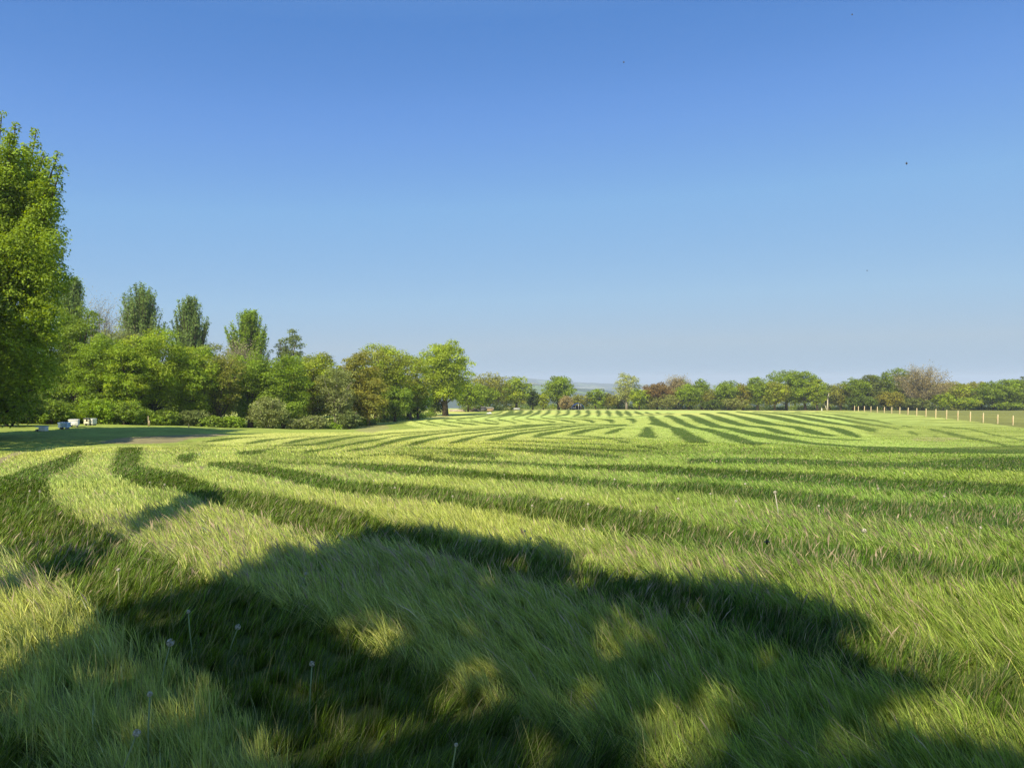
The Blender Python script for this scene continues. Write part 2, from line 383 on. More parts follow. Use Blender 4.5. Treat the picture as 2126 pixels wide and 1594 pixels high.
wo = nt.nodes.new('ShaderNodeOutputWorld'); 
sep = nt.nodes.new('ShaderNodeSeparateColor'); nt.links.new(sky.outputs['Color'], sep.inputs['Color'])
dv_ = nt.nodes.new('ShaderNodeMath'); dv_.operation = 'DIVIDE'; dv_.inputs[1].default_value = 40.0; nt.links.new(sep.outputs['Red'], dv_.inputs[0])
tone = nt.nodes.new('ShaderNodeValToRGB'); nt.links.new(dv_.outputs[0], tone.inputs['Fac'])     # compresses the sky's range, but lifts the unseen zenith to brighten the shade
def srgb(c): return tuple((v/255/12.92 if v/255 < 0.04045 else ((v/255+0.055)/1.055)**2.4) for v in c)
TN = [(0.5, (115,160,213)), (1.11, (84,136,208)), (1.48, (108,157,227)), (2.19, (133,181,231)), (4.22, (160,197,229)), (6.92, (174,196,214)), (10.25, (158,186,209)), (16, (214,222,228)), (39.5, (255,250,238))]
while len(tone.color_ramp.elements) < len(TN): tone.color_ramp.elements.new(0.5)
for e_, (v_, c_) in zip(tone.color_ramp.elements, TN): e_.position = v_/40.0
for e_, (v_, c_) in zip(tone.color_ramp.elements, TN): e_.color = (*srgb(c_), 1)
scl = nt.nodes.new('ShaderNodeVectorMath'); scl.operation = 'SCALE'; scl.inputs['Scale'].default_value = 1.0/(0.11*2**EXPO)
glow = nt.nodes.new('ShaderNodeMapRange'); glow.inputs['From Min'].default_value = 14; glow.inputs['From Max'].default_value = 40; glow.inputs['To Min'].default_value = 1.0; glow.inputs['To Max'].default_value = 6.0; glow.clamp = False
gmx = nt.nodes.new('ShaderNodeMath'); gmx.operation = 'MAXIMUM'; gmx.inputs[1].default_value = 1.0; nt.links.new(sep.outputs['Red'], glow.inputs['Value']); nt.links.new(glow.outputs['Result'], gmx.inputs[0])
gsc = nt.nodes.new('ShaderNodeVectorMath'); gsc.operation = 'SCALE'; nt.links.new(tone.outputs['Color'], gsc.inputs[0]); nt.links.new(gmx.outputs[0], gsc.inputs['Scale'])      # sky brightness boosted round the sun, behind the camera, to warm the shade
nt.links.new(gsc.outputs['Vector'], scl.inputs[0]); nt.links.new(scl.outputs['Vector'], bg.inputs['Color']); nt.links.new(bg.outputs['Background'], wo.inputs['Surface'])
scene.view_settings.view_transform = 'Standard'; scene.view_settings.look = 'None'; scene.view_settings.exposure = EXPO; scene.view_settings.gamma = 1
scene.render.engine = 'CYCLES'
cy = scene.cycles; cy.max_bounces = 7; cy.diffuse_bounces = 5; cy.glossy_bounces = 2; cy.transmission_bounces = 6; cy.transparent_max_bounces = 8; cy.volume_bounces = 0
cy.use_denoising = True; cy.denoiser = 'OPENIMAGEDENOISE'; cy.denoising_input_passes = 'RGB_ALBEDO_NORMAL'; cy.denoising_prefilter = 'NONE'; cy.sample_clamp_indirect = 4.0

# ------------------------------------------------------------------ ground sheet
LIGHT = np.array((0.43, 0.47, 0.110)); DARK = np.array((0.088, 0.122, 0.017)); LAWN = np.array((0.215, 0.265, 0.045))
ROUGH = np.array((0.18, 0.188, 0.046)); EARTH = np.array((0.24, 0.205, 0.10)); DRY = np.array((0.29, 0.25, 0.11))
def ground_col(x, y, z5, n1, n2):
    dk, ea, la, ro, dr = [k[:, None] for k in z5]
    r = np.hypot(x, y)[:, None]
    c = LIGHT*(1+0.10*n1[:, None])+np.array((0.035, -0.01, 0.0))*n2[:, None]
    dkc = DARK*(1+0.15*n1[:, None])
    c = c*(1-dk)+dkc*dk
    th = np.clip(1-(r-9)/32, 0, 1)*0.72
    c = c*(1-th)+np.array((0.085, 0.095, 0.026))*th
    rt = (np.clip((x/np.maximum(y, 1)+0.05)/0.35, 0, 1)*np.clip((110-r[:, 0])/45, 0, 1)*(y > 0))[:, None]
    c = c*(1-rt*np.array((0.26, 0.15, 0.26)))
    mo = sample(ZMOT, x, y)*np.clip(0.62+0.5*smooth_noise(x*0.35, y, 71, 2.2)+0.3*smooth_noise(x, y, 72, 1.2), 0, 1)
    c = c*(1-mo[:, None]*0.75)+np.array((0.16, 0.19, 0.032))*mo[:, None]*0.75
    lc = LAWN*(1+0.16*n2[:, None]+0.22*smooth_noise(x, y, 73, 1.5)[:, None]); c = c*(1-la*0.9)+lc*la*0.9
    rc = ROUGH*(1+0.25*n1[:, None]); c = c*(1-ro)+rc*ro
    c = c*(1-dr*0.6)+DRY*dr*0.6
    c = c*(1-ea)+EARTH*(1+0.2*n1[:, None])*ea
    return np.clip(c, 0.004, 1)
az = np.concatenate([np.linspace(-PI, -1.05, 60, endpoint=False), np.linspace(-1.05, 1.05, 1300, endpoint=False), np.linspace(1.05, PI, 60, endpoint=False)])
rr = np.concatenate([[0.4, 0.8, 1.2, 1.6], np.exp(np.linspace(math.log(2), math.log(300), 520)), np.exp(np.linspace(math.log(310), math.log(5600), 60))])
AZ, RR = np.meshgrid(az, rr)
gx = (np.sin(AZ)*RR).ravel(); gy = (np.cos(AZ)*RR).ravel(); gzv = ground_z(gx, gy)
rs = np.random.RandomState(5)
z5 = zones(gx, gy, 0.10, rs)
n1 = smooth_noise(gx, gy, 1, 3.0)*0.5+smooth_noise(gx, gy, 2, 14.0)*0.5; n2 = smooth_noise(gx, gy, 3, 25.0)
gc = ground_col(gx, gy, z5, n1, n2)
far = (np.hypot(gx, gy) > 290)
gc[far] = (0.05, 0.07, 0.02)
na, nr = len(az), len(rr)
I = np.arange(nr-1)[:, None]*na+np.arange(na)[None, :]; J = np.arange(nr-1)[:, None]*na+(np.arange(na)[None, :]+1) % na
fq = np.stack([I, J, J+na, I+na], -1).reshape(-1, 4)
cidx = len(gx)
gverts = np.concatenate([np.stack([gx, gy, gzv], 1), [[0, 0, gz(0, 0)]]])
ft = np.stack([np.full(na, cidx), (np.arange(na)+1) % na, np.arange(na)], 1)
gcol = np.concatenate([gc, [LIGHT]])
m, ntg, out = new_mat('field_ground')
a_ = ntg.nodes.new('ShaderNodeAttribute'); a_.attribute_name = 'col'
tc = ntg.nodes.new('ShaderNodeTexCoord')
nz = ntg.nodes.new('ShaderNodeTexNoise'); nz.inputs['Scale'].default_value = 2.2; nz.inputs['Detail'].default_value = 10; nz.inputs['Roughness'].default_value = 0.75
ntg.links.new(tc.outputs['Object'], nz.inputs['Vector'])
rp = ntg.nodes.new('ShaderNodeMapRange'); rp.inputs['From Min'].default_value = 0.3; rp.inputs['From Max'].default_value = 0.7; rp.inputs['To Min'].default_value = 0.68; rp.inputs['To Max'].default_value = 1.32
ntg.links.new(nz.outputs['Fac'], rp.inputs['Value'])
mu = ntg.nodes.new('ShaderNodeVectorMath'); mu.operation = 'SCALE'
ntg.links.new(a_.outputs['Color'], mu.inputs[0]); ntg.links.new(rp.outputs['Result'], mu.inputs['Scale'])
b = ntg.nodes.new('ShaderNodeBsdfPrincipled'); b.inputs['Roughness'].default_value = 0.9; b.inputs['Specular IOR Level'].default_value = 0.1
bp = ntg.nodes.new('ShaderNodeBump'); bp.inputs['Strength'].default_value = 0.5; bp.inputs['Distance'].default_value = 0.12
ntg.links.new(nz.outputs['Fac'], bp.inputs['Height']); ntg.links.new(bp.outputs['Normal'], b.inputs['Normal'])
ntg.links.new(mu.outputs['Vector'], b.inputs['Base Color']); ntg.links.new(b.outputs['BSDF'], out.inputs['Surface'])
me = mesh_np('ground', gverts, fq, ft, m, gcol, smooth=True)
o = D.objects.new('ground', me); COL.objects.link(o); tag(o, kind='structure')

# ------------------------------------------------------------------ grass blades
def grass():
    rs = np.random.RandomState(11)
    ths = []; N = []
    bands = [(0.8, 1.9, 6500), (1.9, 4, 9500), (4, 7, 5600), (7, 12, 2700), (12, 20, 1080), (20, 32, 380), (32, 50, 100), (50, 80, 18)]
    X = []; Y = []
    for r0, r1, dens in bands:
        A = 1.57 if r1 <= 7 else 1.15 if r1 <= 12 else 0.95 if r1 <= 20 else 0.85
        n = int(dens*A*(r1*r1-r0*r0))
        r = np.sqrt(rs.uniform(r0*r0, r1*r1, n)); a = rs.uniform(-A, A, n)
        X.append(r*np.sin(a)); Y.append(r*np.cos(a))
    X = np.concatenate(X); Y = np.concatenate(Y)
    # tussocks: pull the blades a little towards random centres
    X += 0.06*np.sin(X*23+np.sin(Y*9)*2); Y += 0.06*np.sin(Y*21+np.sin(X*11)*2)
    r = np.hypot(X, Y)
    dk, ea, la, ro, dr = zones(X, Y, 0.07, rs)
    keep = (ea < 0.4)
    X, Y, r, dk, la, ro, dr = [k[keep] for k in (X, Y, r, dk, la, ro, dr)]
    n = len(X)
    n1 = smooth_noise(X, Y, 21, 0.8); n2 = smooth_noise(X, Y, 22, 3.2); n3 = smooth_noise(X, Y, 23, 9.0); nf = smooth_noise(X, Y, 24, 0.28)
    short = rs.uniform(0, 1, n) < 0.4
    L = (0.185*(1-dk)+0.145*dk)*np.where(short, 0.5, 1.0)*(1+0.22*n1+0.24*nf)*rs.uniform(0.5, 1.25, n)
    L *= np.clip(1.0-(r-7)/38, 0.22, 1)*(1-0.58*la)*(1-0.1*ro)
    wid = np.maximum(0.0027, 0.00078*r)*rs.uniform(0.6, 1.35, n)
    wid = np.where((rs.uniform(0, 1, n) < 0.05) & (r < 12), wid*2.4, wid)
    uu = rs.uniform(0, 1, n); broad = (uu < 0.004) & (r < 11); stalk = (uu > 0.985) & (r < 14)
    wid = np.where(broad, 0.013, np.where(stalk, wid*0.6, wid)); L = np.where(broad, np.maximum(L*0.6, 0.1), np.where(stalk, 0.26*rs.uniform(0.8, 1.3, n)*(1-la), L))
    seed = ~broad & ~stalk & (rs.uniform(0, 1, n) < (0.11*(1-dk)+0.04*dk)*(1-la)*np.clip(0.5+0.8*n2, 0, 1.6)) & (r < 60)
    L = np.where(seed, L*1.35, L); wid = np.where(seed, wid*0.6, wid)
    # lean: bright swaths lie to the left, dark ones to the right
    base = np.where(dk > 0.6, math.radians(18), math.radians(164))
    ang = base+0.35*n2+0.35*n1+0.35*nf+rs.normal(0, 0.5, n)+np.where(short | broad | stalk, rs.uniform(-2, 2, n), 0)
    lean = np.clip(0.80+0.22*n1+0.2*nf+rs.normal(0, 0.24, n)-0.15*dk, 0.05, 1.35)
    lean = np.where(la > 0.5, lean*0.5, lean)
    dirx = np.cos(ang); diry = np.sin(ang)
    Z = ground_z(X, Y)-0.01
    # five sections of a bent blade, three columns of vertices
    tt = [0, 0.35, 0.7, 1.0]; wp = np.array([0.8, 1.0, 0.75, 0.06])
    tt_s = wp
    fa = rs.uniform(0, PI, n)            # facing of the flat side
    fx, fy = np.cos(fa), np.sin(fa)
    V = np.zeros((n, 7, 3)); px = X.copy(); py = Y.copy(); pz = Z.copy()
    prev = 0.0; ci = 0
    for k, t in enumerate(tt):
        if k:
            th = lean*(0.35+0.75*(tt[k]+tt[k-1])/2)
            ds = L*(tt[k]-tt[k-1])
            px = px+np.sin(th)*dirx*ds; py = py+np.sin(th)*diry*ds; pz = pz+np.cos(th)*ds
        hw = wid*wp[k]/2
        hw = np.where(seed & (k == 2), wid*np.where(r > 12, 1.3, 2.0)/2, hw)
        if k < 3:
            V[:, 2*k, 0] = px-fx*hw; V[:, 2*k, 1] = py-fy*hw; V[:, 2*k, 2] = pz
            V[:, 2*k+1, 0] = px+fx*hw; V[:, 2*k+1, 1] = py+fy*hw; V[:, 2*k+1, 2] = pz
        else:
            V[:, 6, 0] = px; V[:, 6, 1] = py; V[:, 6, 2] = pz
    o0 = (np.arange(n)*7)[:, None]
    Q = np.concatenate([o0+np.array([0, 1, 3, 2]), o0+np.array([2, 3, 5, 4])])
    T = o0+np.array([4, 5, 6])
    dkm = dk[:, None]
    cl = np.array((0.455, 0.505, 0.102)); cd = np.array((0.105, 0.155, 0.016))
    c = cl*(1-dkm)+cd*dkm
    c = c*(1-la[:, None])+np.array((0.235, 0.30, 0.05))*la[:, None]
    c = c*(1-ro[:, None])+np.array((0.17, 0.175, 0.045))*ro[:, None]
    v = rs.normal(0, 1, n)
    c = c*np.exp(0.42*v-0.06)[:, None]*(1+0.12*n2[:, None])
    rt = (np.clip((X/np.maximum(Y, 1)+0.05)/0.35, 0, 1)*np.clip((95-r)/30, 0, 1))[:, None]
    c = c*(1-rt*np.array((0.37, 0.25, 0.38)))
    cool = np.clip(0.5+0.6*n3+0.4*n2, 0, 1)[:, None]
    c = c*(1-cool*np.array((0.18, 0.03, -0.05)))
    c[broad] = np.array((0.13, 0.22, 0.03)); straw = (rs.uniform(0, 1, n) < 0.11) | stalk
    c[straw] = c[straw]*0.4+np.array((0.34, 0.28, 0.13))*0.6
    c = np.clip(c, 0.01, 0.6)
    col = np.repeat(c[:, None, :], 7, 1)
    sc = np.array((0.36, 0.27, 0.17))*(1+0.25*rs.normal(0, 1, n))[:, None]
    for j in (4, 5, 6):
        col[seed, j] = np.clip(sc[seed], 0.05, 0.7)
    me = mesh_np('meadow_grass', V.reshape(-1, 3), Q, T, M_grass, col.reshape(-1, 3))
    o = D.objects.new('meadow_grass', me); COL.objects.link(o)
    tag(o, 'long mown meadow grass combed into light and dark bands', 'grass', kind='stuff')
    print('blades', n)
grass()

# ------------------------------------------------------------------ foliage
def leaf_mesh(name, pos, nrm, size, col, rs):
    n = len(pos)
    nrm = nrm/np.maximum(np.linalg.norm(nrm, axis=1), 1e-6)[:, None]
    r = rs.normal(0, 1, (n, 3)); a = np.cross(nrm, r); a /= np.maximum(np.linalg.norm(a, axis=1), 1e-6)[:, None]; b = np.cross(nrm, a)
    s = (size*rs.uniform(0.6, 1.3, n))[:, None]*0.5
    fold = nrm*s*0.35
    V = np.stack([pos-a*s*1.25, pos+b*s*0.75+fold, pos+a*s*1.25, pos-b*s*0.75+fold], 1)
    Q = (np.arange(n)*4)[:, None]+np.arange(4)
    return mesh_np(name, V.reshape(-1, 3), Q, None, M_leaf, np.repeat(np.clip(col, 0.004, 0.6)[:, None, :], 4, 1).reshape(-1, 3))
def dirs(rs, n):
    d = rs.normal(0, 1, (n, 3)); return d/np.linalg.norm(d, axis=1)[:, None]
def clump_leaves(rs, C, R, per, flat=0.75, tint=None):
    """leaves filling little clouds: C centres, R radii, per = number of leaves in each"""
    P_, N_, K = [], [], []
    for i, (c, r, k) in enumerate(zip(C, R, per)):
        d = dirs(rs, k); d[:, 2] = np.where((d[:, 2] < -0.1) & (rs.uniform(0, 1, k) < 0.65), -d[:, 2], d[:, 2]); u = rs.uniform(0.25, 1, k)**0.4
        lob = 1+0.25*np.sin(d[:, 0]*5+i)*np.sin(d[:, 1]*5+i*1.7)+0.12*rs.normal(0, 1, k)
        p = d*(u*lob*r)[:, None]*np.array([1, 1, flat])+c
        P_.append(p); N_.append(d*0.7+np.array([0, 0, 0.55])+rs.normal(0, 0.55, (k, 3))); K.append(np.full(k, i))
    return np.concatenate(P_), np.concatenate(N_), np.concatenate(K)
GAIN = 1.75
COLS = {
 'yg': (0.170, 0.215, 0.020), 'vivid': (0.128, 0.188, 0.017), 'green': (0.105, 0.150, 0.018), 'dark': (0.060, 0.090, 0.014), 'olive': (0.140, 0.150, 0.026),
 'bronze': (0.152, 0.146, 0.022), 'copper': (0.118, 0.086, 0.034), 'grey': (0.135, 0.155, 0.048), 'poplar': (0.110, 0.158, 0.040), 'pale': (0.200, 0.230, 0.095),
 'tan': (0.205, 0.180, 0.100), 'dull': (0.095, 0.120, 0.034)}
COLS = {k: tuple(c*GAIN for c in v) for k, v in COLS.items()}
def tree(px, top, half, d, kind, colr, label, name='broadleaf_tree', cat='tree', group=None, leaf=None, n=None, clear=0.12, seed=0, squash=1.0, base=None, col2=None):
    rs = np.random.RandomState(seed*7+int(px)+1000)
    x, y = along(px, d)
    g = gz(x, y)
    H = (EYE+(CY-top)/F*d-g)*1.035
    R = half/F*d
    root = empty(name, (x, y, g-0.05), label, cat, group)
    leaf = leaf or max(0.10, 0.0019*d)
    fk = np.array((1.04, 0.98, 0.74)) if d > 140 else 1.0
    c0 = np.array(COLS[colr])*fk; c1 = np.array(COLS[col2])*fk if col2 else c0
    tr = MB(); trunk_r = max(0.12, 0.035*H)
    egg = kind == 'egg'
    if egg: kind = 'round'
    if kind in ('oak', 'round', 'bush', 'loose'):
        z0 = H*clear if kind != 'bush' else 0.0
        if kind == 'bush': z0 = -0.1
        zc = (z0+H)/2; hz = (H-z0)/2
        area = 4*PI*R*max(R, hz)
        rc = {'oak': 0.23, 'round': 0.22, 'bush': 0.24, 'loose': 0.21}[kind]*min(R, hz*1.1)
        ncl = int(min(260, max(30, 1.75*area/(PI*rc*rc))))
        dd = dirs(rs, ncl*2); dd = dd[dd[:, 2] > -0.92][:ncl]
        prof = 1.0
        u = rs.uniform(0.0, 1, len(dd))**0.33
        C = dd*u[:, None]*np.array([R-rc*0.7, (R-rc*0.7)*0.95, hz-rc*0.6])
        e = 1-0.25*np.clip(-C[:, 2]/hz, -0.5, 1)*(kind != 'bush')
        wob = 1+0.14*np.sin(np.arctan2(C[:, 1], C[:, 0])*3+seed)+0.10*rs.normal(0, 1, len(C))
        C[:, 0] *= e*wob; C[:, 1] *= e*wob
        C[:, 2] += zc
        Rr = rc*rs.uniform(0.65, 1.3, len(C))
        dens = 0.62 if kind == 'loose' else 1.0
        n = n or int(dens*2.6*area/(leaf*leaf*0.9))
        n = min(n, 60000)
        per = np.maximum(6, (n*Rr**2/np.sum(Rr**2)).astype(int))
        pos, nrm, K = clump_leaves(rs, C, Rr, per, 0.72)
        tint = rs.normal(0, 1, (len(C), 1))
        mixk = np.clip(rs.uniform(-0.3, 1.3, (len(C), 1)), 0, 1)
        cc = (c0*(1-mixk)+c1*mixk)*(1+0.16*tint)
        col = cc[K]*(1+0.25*rs.normal(0, 1, (len(K), 1)))
        if kind == 'bush':
            kk = pos[:, 2] > 0.0; pos, nrm, col = pos[kk], nrm[kk], col[kk]
        # trunk and limbs
        if kind != 'bush':
            top_t = zc+0.2*hz
            bend = rs.normal(0, 0.03*H, 2)
            tr.tube([(0, 0, -0.2), (bend[0]*0.3, bend[1]*0.3, top_t*0.35), (bend[0], bend[1], top_t)], [trunk_r*1.25, trunk_r*0.85, trunk_r*0.35], 8)
            for i in rs.permutation(len(C))[:26]:
                h0 = rs.uniform(0.28, 0.85)*min(top_t, C[i, 2]) if C[i, 2] > 0.5 else 0.3
                h0 = max(0.15*H, h0)
                s0 = np.array([bend[0]*h0/top_t, bend[1]*h0/top_t, h0]); mid = (s0+C[i])/2+np.array([0, 0, 0.08*H])*rs.uniform(-0.6, 0.7)
                tr.tube([s0, mid, C[i]], [trunk_r*0.34, trunk_r*0.2, trunk_r*0.07], 5, False)
        else:
            for i in range(9):
                a = rs.uniform(0, 2*PI); tr.tube([(0.1*math.cos(a), 0.1*math.sin(a), 0), (0.35*R*math.cos(a), 0.35*R*math.sin(a), 0.5*H), (0.55*R*math.cos(a), 0.55*R*math.sin(a), 0.85*H)], [0.05, 0.035, 0.015], 5, False)
    elif kind == 'poplar':
        ns = n or 95; R *= 1.12
        tr.tube([(0, 0, -0.2), (0, 0, H*0.5), (0, 0, H*0.93)], [trunk_r, trunk_r*0.6, 0.04], 7)
        P_, N_, K = [], [], []
        z0 = H*clear
        for i in range(ns):
            h1 = z0+(H-z0)*rs.uniform(0.1, 1.0)**0.8
            fr = (h1-z0)/(H-z0)
            rad = R*(0.65+0.35*min(1, fr/0.55) if fr < 0.55 else math.sqrt(max(0.04, 1-((fr-0.55)/0.47)**2)))*rs.uniform(0.1, 1.0)**0.7
            a = rs.uniform(0, 2*PI)
            tip = np.array([rad*math.cos(a), rad*math.sin(a), h1]); h0 = max(0.1*H, h1-rad*1.3-0.22*H)
            s0 = np.array([0, 0, h0]); mid = np.array([tip[0]*0.62, tip[1]*0.62, h0+(h1-h0)*0.42])
            tr.tube([s0, mid, tip], [trunk_r*0.3, trunk_r*0.14, 0.012], 4, False)
            k = int(230*(0.10/leaf)**1.2*1.6); t = rs.uniform(0.3, 1.03, k)[:, None]
            p = (1-t)**2*s0+2*t*(1-t)*mid+t**2*tip
            p = p+rs.normal(0, 1, (k, 3))*np.array([0.020, 0.020, 0.030])*H*(1.15-0.8*t)
            P_.append(p); N_.append(rs.normal(0, 1, (k, 3))+np.array([0, 0, 0.3])); K.append(np.full(k, i))
        pos = np.concatenate(P_); nrm = np.concatenate(N_); K = np.concatenate(K)
        tint = rs.normal(0, 1, (ns, 1)); col = c0*(1+0.12*tint[K])*(1+0.2*rs.normal(0, 1, (len(K), 1)))
    elif kind == 'bare':
        tr.tube([(0, 0, -0.2), (0, 0, H*0.3), (0, 0, H*0.7)], [trunk_r, trunk_r*0.8, trunk_r*0.3], 7)
        tips = []; zc = H*(clear+0.5*(1-clear)); tw = max(0.012, 0.00016*d)
        for i in range(44):
            dv = dirs(rs, 1)[0]; dv[2] = dv[2]*0.9
            tip = np.array([dv[0]*R*0.8, dv[1]*R*0.8, zc+dv[2]*H*(1-clear)*0.42]); h0 = rs.uniform(0.2, 0.6)*min(tip[2]+0.1*H, H*0.7)
            s0 = np.array([0, 0, max(h0, 0.12*H)]); mid = s0*0.45+tip*0.55-np.array([0, 0, 0.03*H])
            tr.tube([s0, mid, tip], [trunk_r*0.4, trunk_r*0.22, tw*1.6], 5, False)
            for j in range(38):
                t = rs.uniform(0.35, 1.0); p0 = (1-t)**2*s0+2*t*(1-t)*mid+t*t*tip
                out_ = np.array([p0[0]*0.5, p0[1]*0.5, H*0.16]); q = p0+out_*rs.uniform(0.3, 0.9)+rs.normal(0, 0.06*H, 3)
                tr.tube([p0, (p0+q)/2+rs.normal(0, 0.02*H, 3), q], [tw, tw*0.7, tw*0.35], 3, False)
                for _ in range(4): tips.append(q+rs.normal(0, 0.035*H, 3))
        pos = np.array(tips); pos = np.concatenate([pos]*2)+rs.normal(0, 0.02*H, (len(pos)*2, 3)); nrm = rs.normal(0, 1, pos.shape)
        col = np.tile(c0, (len(pos), 1))*(1+0.2*rs.normal(0, 1, (len(pos), 1))); leaf *= 0.72
    t_ = tr.build('trunk' if kind != 'bush' else 'stems', M_twig if kind == 'bare' else M_palebark if colr in ('pale', 'tan', 'grey') else M_bark, root, smooth=True)
    me = leaf_mesh('crown', pos, nrm, np.full(len(pos), leaf), col, rs)
    c = D.objects.new('crown' if kind != 'bush' else 'foliage', me); COL.objects.link(c); c.parent = root
    return root

# the tall tree at the left edge: upright leaders, ragged right side
def tall_tree():
    rs = np.random.RandomState(77)
    d = 34.0; KS = d/42.0; x, y = along(-62, d); g = gz(x, y)
    root = empty('tall_broadleaf_tree', (x, y, g-0.05), 'towering bright green tree with pointed leaders rising over the hives', 'tree')
    def loc(px, py, dy=0.0):
        dd = d+dy; return np.array([(px-CX)/F*dd-x, dy, EYE+(CY-py)/F*dd-g])
    tr = MB()
    tr.tube([(0, 0, -0.3), (0.1, 0, 5*KS), (0.2, 0.1, 11*KS), loc(-20, 290)], [0.36, 0.27, 0.16, 0.03], 10)
    C = []; R = []
    leaders = [((-20, 500), (4, 235)), ((10, 480), (32, 258)), ((40, 470), (76, 268)), ((60, 500), (120, 318)), ((30, 430), (52, 300)), ((70, 520), (128, 345)), ((-60, 480), (-50, 250)), ((-100, 520), (-110, 300)), ((-30, 400), (-22, 262)), ((20, 380), (20, 280)), ((60, 420), (92, 320))]
    for a, b in leaders:
        dy = rs.uniform(-2.2, 2.0)
        A = loc(*a, dy*0.6); B = loc(*b, dy)
        tr.tube([(0.1, 0, A[2]-2.5), A, B], [0.12, 0.08, 0.02], 5, False)
        for t in np.linspace(0, 1, 16):
            C.append(A+(B-A)*t+rs.normal(0, 0.25*(1-t)+0.05, 3)); R.append((0.74*(1-t)+0.26)*KS)
    # body of the crown: right-hand outline traced
    prof = [(385, 96), (410, 122), (440, 118), (490, 108), (520, 126), (550, 150), (575, 135), (600, 140), (640, 125), (680, 130), (720, 118), (760, 122), (800, 110), (840, 80)]
    for py, pr in prof:
        Rp = (pr+62)/F*d-0.42
        for k in range(60):
            a = rs.uniform(-PI, PI); q = rs.uniform(0.2, 1)**0.45*(Rp-0.5)
            C.append(np.array([q*math.cos(a), q*math.sin(a)*0.95, EYE+(CY-py-rs.uniform(-22, 22))/F*d-g])); R.append(rs.uniform(0.45, 1.0)*KS)
        C.append(np.array([Rp-0.35, rs.uniform(-1, 1), EYE+(CY-py)/F*d-g])); R.append(0.42*KS)
        tr.tube([(0.15, 0, C[-1][2]-1.6), (Rp*0.5, 0, C[-1][2]-0.5), C[-1]], [0.11, 0.07, 0.02], 5, False)
    for k in range(160):
        py = rs.uniform(480, 800); C.append(loc(rs.uniform(-60, 118), py, rs.uniform(-2.5, 0.5))); R.append(rs.uniform(0.45, 0.9)*KS)
    C = np.array(C); R = np.array(R)
    per = np.maximum(10, (290000*R**2/np.sum(R**2)).astype(int))
    pos, nrm, K = clump_leaves(rs, C, R, per, 0.85)
    low = np.clip((C[:, 2]-2)/6, 0, 1)[:, None]
    cc = np.array((0.22, 0.31, 0.030))*(1+0.13*rs.normal(0, 1, (len(C), 1)))
    col = cc[K]*(1+0.22*rs.normal(0, 1, (len(K), 1)))
    tr.build('trunk', M_bark, root, smooth=True)
    me = leaf_mesh('crown', pos, nrm, np.full(len(pos), 0.105), col, rs)
    c = D.objects.new('crown', me); COL.objects.link(c); c.parent = root
tall_tree()

HS = 1.0
# trees that stand outside the frame and throw the shade seen on the grass
def shade_tree(name, label, polys, holes, trunk, hmin, hmax, nl, leaf, seed, extra=()):
    rs = np.random.RandomState(seed)
    GPS = [unproject(P(O_, *q)) for q in polys]
    allp = np.concatenate(GPS); lo = allp.min(0)-0.5; hi = allp.max(0)+0.5
    pts = rs.uniform(lo, hi, (nl*6, 2))
    m = np.zeros(len(pts), bool)
    for q in GPS: m |= poly_mask(pts[:, 0], pts[:, 1], q)
    pts = pts[m]
    hk = np.zeros(len(pts), bool)
    for cx, cy_, rx, ry in holes:
        ring = unproject([(cx+HS*rx*math.cos(t), cy_+HS*ry*math.sin(t)) for t in np.linspace(0, 2*PI, 14, endpoint=False)])
        hk |= poly_mask(pts[:, 0], pts[:, 1], ring)
    if seed == 3:
        q1 = smooth_noise(pts[:, 0], pts[:, 1], 61, 0.42)+0.4*smooth_noise(pts[:, 0], pts[:, 1], 62, 0.2); lim = np.interp(pts[:, 1], [2.5, 5.0, 9.0], [0.42, 0.52, 1.0])
        hk |= q1 > lim
    pts = pts[~hk | (rs.uniform(0, 1, len(pts)) < 0.10)][:nl]
    n0 = len(pts)
    pts = pts+np.stack([smooth_noise(pts[:, 0], pts[:, 1], 63, 0.35), smooth_noise(pts[:, 0], pts[:, 1], 64, 0.35)], 1)*0.16
    n = len(pts)
    nn = smooth_noise(pts[:, 0], pts[:, 1], seed, 1.3)
    h = hmin+(hmax-hmin)*np.clip(0.5+0.38*nn+rs.normal(0, 0.16, n), 0, 1)
    g = ground_z(pts[:, 0], pts[:, 1])+0.15
    t = h/SV[2]
    pos = np.stack([pts[:, 0]+SV[0]*t, pts[:, 1]+SV[1]*t, g+SV[2]*t], 1)
    base = np.array([trunk[0], trunk[1], gz(*trunk)-0.05])
    root = empty(name, tuple(base), label, 'tree')
    pos = pos-base
    tr = MB(); H = hmax
    cen = pos.mean(0)
    tr.tube([(0, 0, -0.3), (cen[0]*0.1, cen[1]*0.1, hmin*0.6), (cen[0]*0.5, cen[1]*0.5, hmin+0.3*(hmax-hmin)), (cen[0], cen[1], hmax*0.9)], [0.4, 0.3, 0.2, 0.05], 10)
    for i in rs.permutation(n)[:60]:
        s0 = np.array([cen[0]*0.2, cen[1]*0.2, hmin*0.8]); q = pos[i]
        tr.tube([s0, (s0+q)/2+np.array([0, 0, 0.6]), q], [0.09, 0.05, 0.015], 5, False)
    tr.build('trunk', M_bark, root, smooth=True)
    nrm = rs.normal(0, 0.5, (n, 3))+SV
    col = np.array((0.10, 0.15, 0.02))*(1+0.2*rs.normal(0, 1, (n, 1)))
    me = leaf_mesh('crown', pos, nrm, np.full(n, leaf), col, rs)
    c = D.objects.new('crown', me); COL.objects.link(c); c.parent = root
